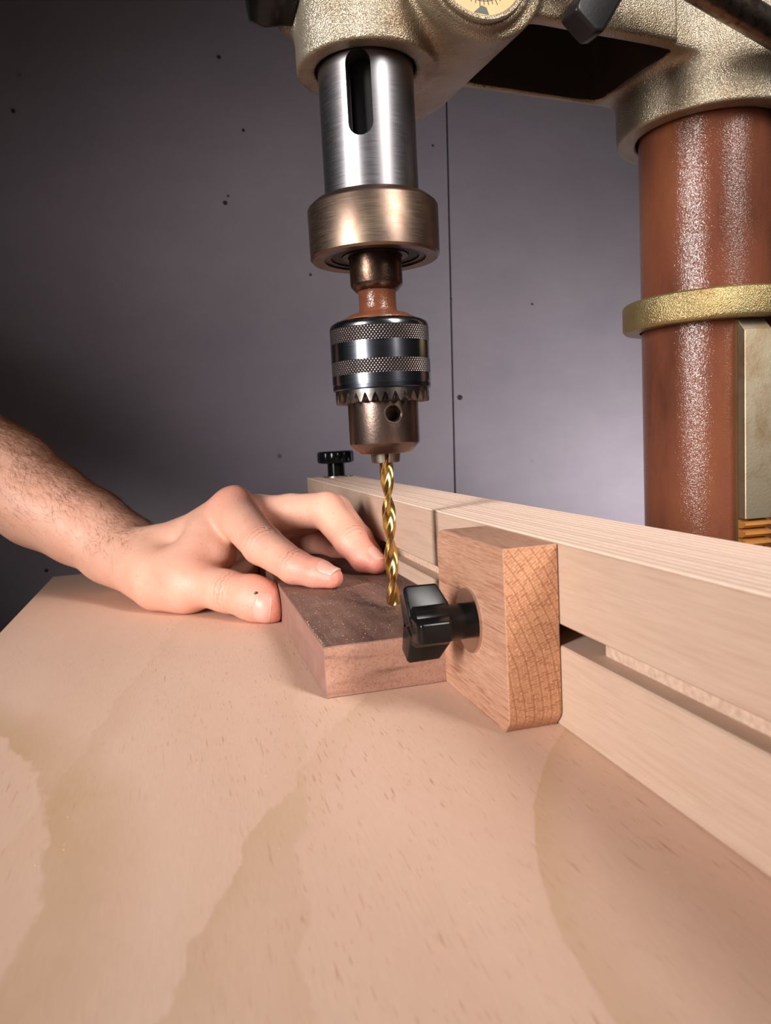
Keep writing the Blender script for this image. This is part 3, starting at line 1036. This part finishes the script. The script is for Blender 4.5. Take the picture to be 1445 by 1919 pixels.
# bearing collar
c0, c1 = 163.0, 185.2
coll = obj('bearing_collar', *lathe([(20.5, 0.3), (25.2, 0.0), (26.0, 0.9), (26.2, 19.2), (25.6, 20.2), (23.2, 22.2), (18.0, 22.2), (18.0, 4), (20.5, 4)], 160, True), M['collar'], press, loc=(AX, AY, c0), label='bronzed steel bearing collar')
obj('bearing_race', *lathe([(17.8, 1.0), (20.9, 1.0), (20.9, 4), (17.8, 4)], 120, True), M['bearing'], coll, loc=(AX, AY, c0))
obj('bearing_seal', *lathe([(13.6, 1.6), (17.6, 1.6), (17.6, 4), (13.6, 4)], 120, True), M['seal'], coll, loc=(AX, AY, c0))
obj('bearing_race', *lathe([(11.0, 1.2), (13.3, 1.2), (13.3, 4), (11.0, 4)], 120, True), M['bearing'], coll, loc=(AX, AY, c0))
# spindle nose and arbor
obj('spindle_nose', *lathe([(0, -12.4), (8.2, -12.4), (8.9, -12.0), (10.4, -10.2), (10.6, -9.6), (10.6, 3.8), (0, 3.8)], 96), M['nose'], press, loc=(AX, AY, c0), label='tarnished bronze brown spindle nose')
obj('arbor', *lathe([(0, -1.0), (9.3, -1.0), (8.0, 0.5), (7.6, 2.0), (7.6, 7.6), (8.1, 9.0), (0, 9.0)], 80), M['neck'], press, loc=(AX, AY, 142.0), label='rust brown chuck arbor')

# chuck
chuck = obj('chuck', *lathe([(0, 0), (15.9, 0), (15.6, 1.0), (12.0, 3.0), (9.0, 3.8), (0, 3.8)], 96), M['neck'], press, loc=(AX, AY, 138.2), label='keyed drill chuck of blued steel with knurled bands')
R = 20.15
zs = dict(top=138.4, k1t=135.3, k1b=129.6, k2t=122.5, k2b=117.1, g=113.2, lip=111.2)


def csub(name, prof, z, mat, seg=128, closed=True, label=None, sharp=35):
    return obj(name, *lathe(prof, seg, closed), mat, chuck, loc=(AX, AY, z), label=label, sharp=sharp)


csub('sleeve_shoulder', [(10, 0), (R, 0), (R, 0.9), (R - 0.5, 2.0), (R - 1.8, 2.9), (R - 3.6, 3.2), (10, 3.2)], zs['k1t'], M['blued'])
csub('knurled_band', [(10, 0), (R - 0.05, 0), (R - 0.05, zs['k1t'] - zs['k1b']), (10, zs['k1t'] - zs['k1b'])], zs['k1b'], M['knurl'])
csub('sleeve_band', [(10, 0), (R, 0), (R, zs['k1b'] - zs['k2t']), (10, zs['k1b'] - zs['k2t'])], zs['k2t'], M['blued'])
csub('knurled_band', [(10, 0), (R - 0.05, 0), (R - 0.05, zs['k2t'] - zs['k2b']), (10, zs['k2t'] - zs['k2b'])], zs['k2b'], M['knurl'])
csub('sleeve_band', [(10, 0), (R - 0.3, 0), (R - 0.3, 0.5), (R, 0.6), (R, zs['k2b'] - zs['g']), (10, zs['k2b'] - zs['g'])], zs['g'], M['blued'])
csub('sleeve_lip', [(10, 0), (R - 0.5, 0), (R - 0.15, 0.4), (R - 0.15, zs['g'] - zs['lip']), (10, zs['g'] - zs['lip'])], zs['lip'], M['blueddark'])
# toothed ring: notches cut up from below
NT_ = 30; per = 10; n_ = NT_ * per
V_, F_ = [], []
gz = 105.9; gh = zs['lip'] - gz
for i in range(n_):
    a = 2 * math.pi * i / n_
    ph = (i % per) / per
    tri = max(0.0, 1 - abs(ph - 0.5) / 0.40)
    cut = min(1.0, tri * 1.15) * 3.6
    c_, s_ = math.cos(a), math.sin(a)
    for r_, z in ((R - 0.95, gh), (R - 0.95, 0.35 + cut), (R - 1.25 - 0.0, cut * 0.96), (R - 5.2, -0.1 + cut * 0.15), (13.0, -0.1), (13.0, gh)):
        V_.append((r_ * c_, r_ * s_, z))
m_ = 6
for i in range(n_):
    j = (i + 1) % n_
    for k in range(m_):
        F_.append((i * m_ + k, j * m_ + k, j * m_ + (k + 1) % m_, i * m_ + (k + 1) % m_))
obj('toothed_ring', V_, F_, M['gear'], chuck, loc=(AX, AY, gz), label='greasy toothed key ring', sharp=25)
# lower body with key hole
bz = 85.3
body = obj('chuck_body', *lathe([(5.2, 0), (10.2, 0), (10.9, 0.4), (14.35, 4.0), (14.5, 4.5), (14.5, 21.3), (5.2, 21.3)], 160, True), M['brownsteel'], chuck, loc=(AX, AY, bz), label='brown steel lower chuck body with key hole')
hd = around(16, 1, 0); hd[2] = 0
hz = 101.1 - bz
cv, cf = lathe([(0, 6), (3.0, 6), (3.0, 14.05), (3.7, 14.8), (3.7, 20), (0, 20)], 48)
cv = rot_to(cv, hd)
boolean_cut(body, [([(p[0], p[1], p[2] + hz) for p in cv], cf)])
rv_, rf_ = [], []
ht = np.array([-hd[1], hd[0], 0])
for i in range(48):
    t_ = 2 * math.pi * i / 48
    for q in range(6):
        b_ = 2 * math.pi * q / 6
        rr_ = 3.62 + 0.2 * math.cos(b_)
        u_ = rr_ * math.cos(t_)
        dep = math.sqrt(14.5 ** 2 - u_ ** 2) + 0.2 * math.sin(b_) - 0.02
        rv_.append(tuple(ht * u_ + hd * dep + np.array([0, 0, hz + rr_ * math.sin(t_)])))
for i in range(48):
    for q in range(6):
        rf_.append((i * 6 + q, ((i + 1) % 48) * 6 + q, ((i + 1) % 48) * 6 + (q + 1) % 6, i * 6 + (q + 1) % 6))
obj('key_hole_rim', rv_, rf_, M['jaw'], chuck, loc=(AX, AY, bz), label='bright rim of the key hole')
for k, dg in enumerate((-52, 62, 178)):
    a = math.atan2(VD[1], VD[0]) + math.radians(dg)
    hwid = math.radians(50)
    vv = []
    for z, ri, ro in ((0, 2.9, 5.75), (4.6, 2.9, 6.3)):
        for q in range(7):
            b_ = a - hwid + 2 * hwid * q / 6
            vv.append((ri * math.cos(b_), ri * math.sin(b_), z))
        for q in range(7):
            b_ = a + hwid - 2 * hwid * q / 6
            vv.append((ro * math.cos(b_), ro * math.sin(b_), z))
    n2 = 14
    ff = [tuple(range(n2)), tuple(range(n2, 2 * n2))] + [(i, (i + 1) % n2, n2 + (i + 1) % n2, n2 + i) for i in range(n2)]
    obj('jaw', vv, ff, M['jaw'], chuck, loc=(AX, AY, 81.4), bevel=0.25, bseg=1)

# column, rack ring, rack, table bracket and base
obj('column', *lathe([(0, 0), (31.3, 0), (31.3, 1190), (0, 1190)], 160), M['column'], press, loc=(BX, BY, FLOOR + 30), label='rust brown steel column')
obj('rack_ring', *lathe([(32.2, 0), (39.0, 0), (40.0, 0.9), (40.3, 2.0), (40.3, 11.8), (39.9, 13.0), (38.8, 13.8), (32.2, 13.8)], 160, True), M['castgold'], press, loc=(BX, BY, 136.8), label='gold painted rack ring')
ra = math.radians(-12)
rn = (-E2) * math.cos(ra) + (-E1) * math.sin(-ra)          # outward
rn = -E2 * math.cos(math.radians(12)) - E1 * math.sin(math.radians(12))
rt = np.cross(np.array([0, 0, 1.0]), rn)


def rack_world(v):
    return [tuple(rt * p[0] + rn * p[1] + np.array([0, 0, p[2]])) for p in v]


RW = 6.9
rack = obj('rack', *(lambda b: (rack_world(b[0]), b[1]))(box(-RW, RW, 26, 32.2, -400, 136.4)), M['rackside'], press, loc=(BX, BY, 0), smooth=False, label='oiled steel rack bar')
fv, ff_ = prism([(32.2, 45.5), (37.4, 45.5), (37.4, 131.0), (32.2, 136.4)], -RW, RW, 'x')
obj('rack_face', rack_world(fv), ff_, M['rack'], rack, loc=(BX, BY, 0), bevel=0.35, bseg=1, sharp=25)
tv, tf = prism([(32.2, 0.0), (35.0, 0.2), (37.4, 1.6), (37.4, 2.9), (35.2, 3.4), (32.2, 4.0)], -RW, RW, 'x')
tooth = None
for i in range(26):
    z = 41.0 - 4.35 * i
    if tooth is None:
        tooth = obj('rack_tooth', rack_world(tv), tf, M['rackedge'], rack, loc=(BX, BY, z), smooth=False)
    else:
        o = tooth.copy(); COL.objects.link(o); o.parent = rack
        o.location = Vector((0, 0, z * MM)); BASES[o.name] = np.array([BX, BY, z])
obj('table_bracket', *lathe([(31.8, 0), (44, 0), (44, 90), (31.8, 90)], 96, True), M['castiron'], press, loc=(BX, BY, -130))
av, af = box(-150, -42, -30, 30, -60, -36)
obj('bracket_arm', Hrot(av), af, M['castiron'], press, loc=(BX, BY, 0), bevel=3)
tv, tf = lathe([(0, 0), (120, 0), (125, 3), (125, 17), (122, 17.9), (0, 17.9)], 96)
obj('iron_table', tv, tf, M['castiron'], press, loc=(AX - 0, AY, -36))
bv, bf = box(-190, 90, -120, 120, 0, 45)
obj('base', Hrot(bv), bf, M['castiron'], press, loc=(BX, BY, FLOOR), bevel=10, bseg=3)

# ------------------------------------------------------------------ drill bit (held in the chuck)
bit = thing('drill_bit', (AX, AY, 20.3), 'gold coated twist drill bit held in the chuck above the walnut board', 'drill bit')
BR, tipz, topz, pitch = 2.86, 20.3, 92.0, 36.4
nseg = 48; cone_h = BR / math.tan(math.radians(59))
ph0 = math.radians(58)


def flute_r(th):
    d = BR
    for c0_ in (0.0, math.pi):
        q = (th - c0_ + math.pi) % (2 * math.pi) - math.pi
        w_ = math.radians(63)
        if abs(q) < w_:
            d = BR * (0.36 + 0.60 * (abs(q) / w_) ** 2.2)
    for c0_ in (0.0, math.pi):           # thin raised margin behind each cutting edge
        q = (th - c0_ + math.pi) % (2 * math.pi) - math.pi
        if math.radians(63) <= q < math.radians(76): d = BR
        elif math.radians(76) <= q <= math.radians(117): d = BR * 0.965
    return d


V_, F_ = [], []
nz_ = 220
for k in range(nz_ + 1):
    z = (topz - tipz) * k / nz_
    sc = min(1.0, max(0.02, z / cone_h)) if z < cone_h else 1.0
    for i in range(nseg):
        th = 2 * math.pi * i / nseg
        r_ = min(flute_r(th), BR * sc) if sc < 1 else flute_r(th)
        a = th + 2 * math.pi * z / pitch + ph0
        V_.append((r_ * math.cos(a), r_ * math.sin(a), z))
for k in range(nz_):
    for i in range(nseg):
        j = (i + 1) % nseg
        F_.append((k * nseg + i, k * nseg + j, (k + 1) * nseg + j, (k + 1) * nseg + i))
F_.append(tuple(range(nseg))[::-1]); F_.append(tuple(range(nz_ * nseg, (nz_ + 1) * nseg)))
obj('fluted_body', V_, F_, M['gold'], bit, loc=(AX, AY, tipz), sharp=30)

# ------------------------------------------------------------------ person: left forearm and hand
# joints: (pixel x, pixel y, depth in mm) turned into points, with radii in mm
P_ = at
wr_r, wr_m, wr_u = P_(240, 1040, 455), P_(238, 1042, 471), P_(236, 1048, 487)
mcp = [P_(437, 958, 433), P_(482, 968, 449), P_(516, 984, 467), P_(540, 1002, 484)]
fing = [
    # index: MCP, PIP, DIP, tip
    [(mcp[0], 13.0), (P_(492, 1021, 397), 10.8), (P_(552, 1062, 380), 8.7), (P_(596, 1076, 372.5), 7.4), (P_(622, 1083, 367.5), 5.6)],
    [(mcp[1], 12.4), (P_(545, 960, 440), 10.6), (P_(612, 957, 427), 10.4), (P_(657, 1013, 411), 9.0), (P_(684, 1046, 403), 7.8), (P_(704, 1056, 398), 6.0)],
    [(mcp[2], 11.6), (P_(572, 968, 462), 10.2), (P_(630, 958, 452), 9.6), (P_(672, 1010, 435), 8.2), (P_(692, 1040, 427), 7.2), (P_(703, 1050, 423), 5.8)],
    [(mcp[3], 10.8), (P_(580, 1012, 482), 9.6), (P_(612, 1012, 474), 9.0), (P_(640, 1032, 464), 8.0), (P_(655, 1043, 459), 6.2)],
]
thumb = [(P_(282, 1072, 438), 15.5), (P_(360, 1092, 415), 12.8), (P_(425, 1108, 401), 10.6), (P_(474, 1120, 392), 11.2), (P_(496, 1129, 388), 10.3), (P_(508, 1137, 385), 8.2)]
arm_pts = [(P_(225, 1024, 470), 21.5), (P_(150, 985, 474), 23.5), (P_(75, 944, 480), 26.6), (P_(0, 893, 487), 30.5), (P_(-150, 803, 498), 37.0), (P_(-330, 700, 512), 41.0), (P_(-560, 560, 540), 44.0)]


def chain(p, pts, k):
    d = None
    for (a, ra_), (b, rb_) in zip(pts, pts[1:]):
        q = sd_cone(p, a, b, ra_, rb_)
        d = q if d is None else smin(d, q, k)
    return d


def palm_sdf(p):
    d = chain(p, arm_pts, 10)
    d = smin(d, chain(p, [(q + np.array([3.0, 14.0, -2.0]), r_ * 0.94) for q, r_ in arm_pts], 10), 8)
    for pts in ([(wr_r, 15.5), (P_(345, 1010, 445), 11.8), (mcp[0], 12.8)], [(wr_m, 15.5), (P_(372, 1014, 461), 11.2), (mcp[1], 12.4)],
                [(wr_u, 15.5), (P_(395, 1028, 478), 11.0), (mcp[2], 11.6)], [(wr_u, 15.0), (P_(410, 1040, 490), 11.0), (mcp[3], 10.6)]):
        d = smin(d, chain(p, pts, 5), 6)
    d = smin(d, sd_cone(p, P_(443, 934, 431), P_(438, 940, 434), 7.0, 8.0), 4)   # index knuckle
    # palm flesh below the knuckles, heel of the thumb, web, edge of the palm
    d = smin(d, sd_cone(p, P_(404, 1037, 427), P_(345, 1062, 424), 12.0, 13.0), 5)
    d = smin(d, sd_cone(p, P_(205, 1038, 462), P_(290, 1080, 434), 18.5, 15.5), 9)
    d = smin(d, sd_cone(p, P_(298, 1105, 426), P_(345, 1110, 416), 12.0, 11.4), 10)
    d = smin(d, sd_cone(p, P_(420, 1020, 470), P_(300, 1060, 470), 14.0, 17.0), 6)
    d = smin(d, sd_cone(p, P_(385, 1005, 430), P_(352, 1062, 422), 11.5, 12.5), 7)
    d = smin(d, sd_cone(p, P_(310, 1068, 488), P_(560, 1032, 490), 17.0, 12.0), 6)
    return d


def tendon(p, a, b, r):
    return sd_cone(p, a, b, r, r)


def hand_sdf(p):
    pal = palm_sdf(p)
    th = chain(p, thumb, 5)
    tot = smin(pal, th, 9)
    for i, fg in enumerate(fing):
        df_ = chain(p, fg, 2.5)
        tot = np.minimum(tot, smin(pal, df_, 5.0))
    tot = smax(tot, 0.25 - p[..., 2], 0.8)                                   # flesh flattens on the table
    return smax(tot, -sd_box(p, (75.8, 376.0, 0.0), (31.9, 119.4, 19.25), 0.3), 0.8)   # and on the board


lo = np.array([-330.0, 330.0, -6.0]); hi = np.array([116.0, 640.0, 262.0])
VOX = 1.1
val = grid_eval(hand_sdf, lo, hi, VOX)
HV, HQ = surface_nets(val, lo, VOX, 3)
pbase = atz(310, 1146, 0.0)
person = fast_mesh('person', HV, HQ, M['skin'], None, (pbase[0], pbase[1], 0.0))
props(person, 'bare left forearm and hand pressing down on the walnut board, thumb against its side', 'person')

# skin attributes: redness at tips and knuckles, wrinkle coordinates at joints
red = np.zeros(len(HV)); js_ = np.zeros(len(HV)); jm_ = np.zeros(len(HV))


def add_red(c_, r_, amt):
    global red
    d2 = ((HV - c_) ** 2).sum(1)
    red = np.maximum(red, amt * np.exp(-d2 / r_ ** 2))


for fg in fing:
    add_red(fg[-1][0], 17, 0.85); add_red(fg[-2][0], 17, 0.7)
for fg in fing[:1]:
    add_red(fg[0][0] + np.array([0, -4, 10]), 15, 0.5); add_red(fg[1][0], 13, 0.4); add_red(fg[2][0], 13, 0.45)
for fg in fing[1:]:
    add_red(fg[2][0], 13, 0.35); add_red(fg[3][0], 13, 0.45)
add_red(thumb[-1][0], 15, 0.8); add_red(thumb[3][0], 14, 0.55); add_red(thumb[1][0], 18, 0.35)


def wrinkle(J, axis, up, wid, rad_):
    global js_, jm_
    axis = axis / np.linalg.norm(axis); up = up / np.linalg.norm(up)
    d = HV - J
    s_ = d @ axis
    w_ = np.exp(-(s_ / wid) ** 2) * np.clip((d @ up) / rad_ - 0.1, 0, 1) * ((d ** 2).sum(1) < (rad_ * 2.2) ** 2)
    m_ = w_ > jm_
    js_[m_] = s_[m_]; jm_[m_] = w_[m_]


upv = np.array([0, -0.45, 1.0])
wrinkle(fing[0][1][0] + np.array([2.5, -2, 0]), fing[0][2][0] - fing[0][0][0], upv, 5.0, 11)
wrinkle(fing[0][2][0], fing[0][3][0] - fing[0][1][0], upv, 3.0, 9)
wrinkle(fing[1][3][0], fing[1][4][0] - fing[1][2][0], np.array([0.5, -0.6, 0.8]), 3.0, 9)
wrinkle(thumb[2][0] + np.array([2, -2, 0]), thumb[3][0] - thumb[1][0], np.array([0, -1.0, 0.35]), 5.0, 10)
#wrinkle(thumb[0][0] + np.array([0, -6, -8]), np.array([0.5, -0.2, 0.8]), np.array([0, -1.0, -0.2]), 6.0, 14)
for nm, arr in (('red', red), ('joint_s', js_), ('joint_m', jm_)):
    at_ = person.data.attributes.new(nm, 'FLOAT', 'POINT')
    at_.data.foreach_set('value', arr.astype(np.float32))

# fingernails conforming to the fingertip surface


def drop(pts, dirs):
    """march from outside along -dirs to the hand surface."""
    p = pts + dirs * 16
    for _ in range(40):
        d = hand_sdf(p)
        p = p - dirs * (d * 0.85)[:, None]
    return p


def fingernail(c_, axis, nrm, length, half_deg, label=None):
    axis = axis / np.linalg.norm(axis)
    nrm = nrm - axis * (nrm @ axis); nrm /= np.linalg.norm(nrm)
    side = np.cross(nrm, axis)
    NU, NV = 14, 14
    q, dr_, lift = [], [], []
    for iu in range(NU + 1):
        for iv in range(NV + 1):
            u, v = iu / NU * 2 - 1, iv / NV * 2 - 1
            k = (1 - 0.30 * abs(u) ** 3.0) if u < 0 else (1 - 0.12 * abs(u) ** 4)
            uu = u * length / 2 * (1 - (0.14 if u > 0 else 0.24) * v * v)
            a_ = math.radians(half_deg) * v * k
            q.append(c_ + axis * uu); dr_.append(nrm * math.cos(a_) + side * math.sin(a_))
            edge = max(abs(u), abs(v))
            lift.append(0.42 * (1 - edge ** 6) - 0.10 + (0.35 * (u - 0.6) if u > 0.6 else 0))
    q = np.array(q); dr_ = np.array(dr_)
    vs = drop(q, dr_)
    # keep the plate straight along the finger: no diving over the tip
    rad0 = np.linalg.norm(vs - q, axis=1).reshape(NU + 1, NV + 1)
    lim = rad0[NU // 2 - 1][None, :] * 0.88
    rad0 = np.maximum(rad0, lim)
    vs = q + dr_ * (rad0.ravel() + np.array(lift))[:, None]
    fs = [(i * (NV + 1) + j, (i + 1) * (NV + 1) + j, (i + 1) * (NV + 1) + j + 1, i * (NV + 1) + j + 1) for i in range(NU) for j in range(NV)]
    top = len(vs)
    vs = np.concatenate([vs, vs - dr_ * 0.6])
    n1 = NV + 1
    fs2 = [tuple(i + top for i in f[::-1]) for f in fs]
    ring_ = [j for j in range(n1)] + [i * n1 + NV for i in range(1, NU + 1)] + [NU * n1 + j for j in range(NV - 1, -1, -1)] + [i * n1 for i in range(NU - 1, 0, -1)]
    wall_ = [(ring_[i], ring_[(i + 1) % len(ring_)], ring_[(i + 1) % len(ring_)] + top, ring_[i] + top) for i in range(len(ring_))]
    o = obj('fingernail', vs - person_base, fs + fs2 + wall_, M['nailskin'], person, loc=person_base, sharp=60, label=label)
    o.data.materials.append(M['nailedge'])
    cc = np.array([p.center[:] for p in o.data.polygons]) / MM + person_base
    u_ = (cc - c_) @ axis
    for p, uu in zip(o.data.polygons, u_):
        if uu > length / 2 - 0.8: p.material_index = 1
    return o


person_base = np.array([pbase[0], pbase[1], 0.0])
back = -CF
th_ax = thumb[5][0] - thumb[3][0]
fingernail(thumb[4][0] + CR * 0.4 - CU * 1.6, CR * 1.0 - CU * 0.10, back * 1.0 - CU * 0.10 + CR * 0.05, 9.6, 46)
ix = fing[0][4][0] - fing[0][2][0]; ixn = ix / np.linalg.norm(ix)
fingernail(fing[0][4][0] - ixn * 2.0, ix, np.array([0.10, -0.34, 1.0]), 10.8, 52)
mx = fing[1][5][0] - fing[1][3][0]; mxn = mx / np.linalg.norm(mx)
fingernail(fing[1][5][0] - mxn * 2.0, mx, np.array([0.62, -0.60, 0.75]), 10.6, 52)
sp_ = drop(P_(487, 1107, 390)[None], back[None])[0]
sv, sf = lathe([(0, -0.4), (0.8, -0.3), (0.85, 0.1), (0.4, 0.35), (0, 0.4)], 12)
obj('scab', rot_to([(x * 1.25, y, z) for x, y, z in sv], back), sf, M['scab'], person, loc=sp_, label='small dark scab')

# arm hair: fine strands growing from the forearm
me = person.data
nv_ = len(me.vertices)
nrmv = np.empty(nv_ * 3, np.float32); me.vertex_normals.foreach_get('vector', nrmv); nrmv = nrmv.reshape(-1, 3)
axis_arm = arm_pts[0][0] - arm_pts[4][0]; La = np.linalg.norm(axis_arm); axis_arm /= La
sarm = (HV - arm_pts[4][0]) @ axis_arm
cand = np.where((sarm > -130) & (sarm < La + 26))[0]
upn = nrmv[cand] @ np.array([-0.1, 0.15, 1.0])
wgt = np.clip(0.08 + 1.6 * np.clip(upn, 0, 1) ** 2.2, 0, None) * np.clip((nrmv[cand] @ np.array([0, 0, 1.0])) + 0.62, 0, 1)
fade = np.clip((La + 22 - sarm[cand]) / 75, 0, 1) * np.clip((sarm[cand] + 130) / 190, 0, 1)
wgt = wgt * (0.002 + 0.998 * fade)
pick = rng.choice(cand, 20000, p=wgt / wgt.sum())
V_, F_ = [], []
for i in pick:
    n_ = nrmv[i].astype(float); p = HV[i] + rng.normal(0, 0.5, 3)
    p = p - n_ * float(((p - HV[i]) @ n_)) - n_ * 0.15
    t_ = axis_arm * (0.55 + 0.25 * rng.random()) + np.array([0, -0.25, -0.75]) * rng.random() + rng.normal(0, 0.38, 3)
    t_ = t_ - n_ * (t_ @ n_); t_ /= np.linalg.norm(t_) + 1e-9
    L_ = rng.uniform(4.0, 9.5); w0 = rng.uniform(0.028, 0.055)
    lift = rng.uniform(0.12, 0.42); curl = rng.normal(0, 0.35)
    b_ = np.cross(n_, t_)
    n0 = len(V_); NS = 5
    for k in range(NS):
        u = k / (NS - 1)
        q = p + t_ * L_ * u + n_ * L_ * lift * (u - 0.55 * u * u) + b_ * curl * L_ * u * u * 0.6
        w_ = w0 * (1 - 0.75 * u)
        for ang in (0, 2.09, 4.19):
            V_.append(q + (n_ * math.cos(ang) + b_ * math.sin(ang)) * w_ - person_base)
    for k in range(NS - 1):
        for q in range(3):
            F_.append((n0 + k * 3 + q, n0 + k * 3 + (q + 1) % 3, n0 + k * 3 + 3 + (q + 1) % 3, n0 + k * 3 + 3 + q))
me = bpy.data.meshes.new('arm_hair')
va = np.array(V_) * MM; fa = np.array(F_, np.int32)
me.vertices.add(len(va)); me.vertices.foreach_set('co', va.astype(np.float32).ravel())
me.loops.add(fa.size); me.loops.foreach_set('vertex_index', fa.ravel())
me.polygons.add(len(fa)); me.polygons.foreach_set('loop_start', (np.arange(len(fa)) * 4).astype(np.int32))
me.update(calc_edges=True); me.shade_smooth(); me.materials.append(M['hair'])
ho = bpy.data.objects.new('arm_hair', me); COL.objects.link(ho); ho.parent = person
props(ho, 'fine brown arm hair', kind='stuff')
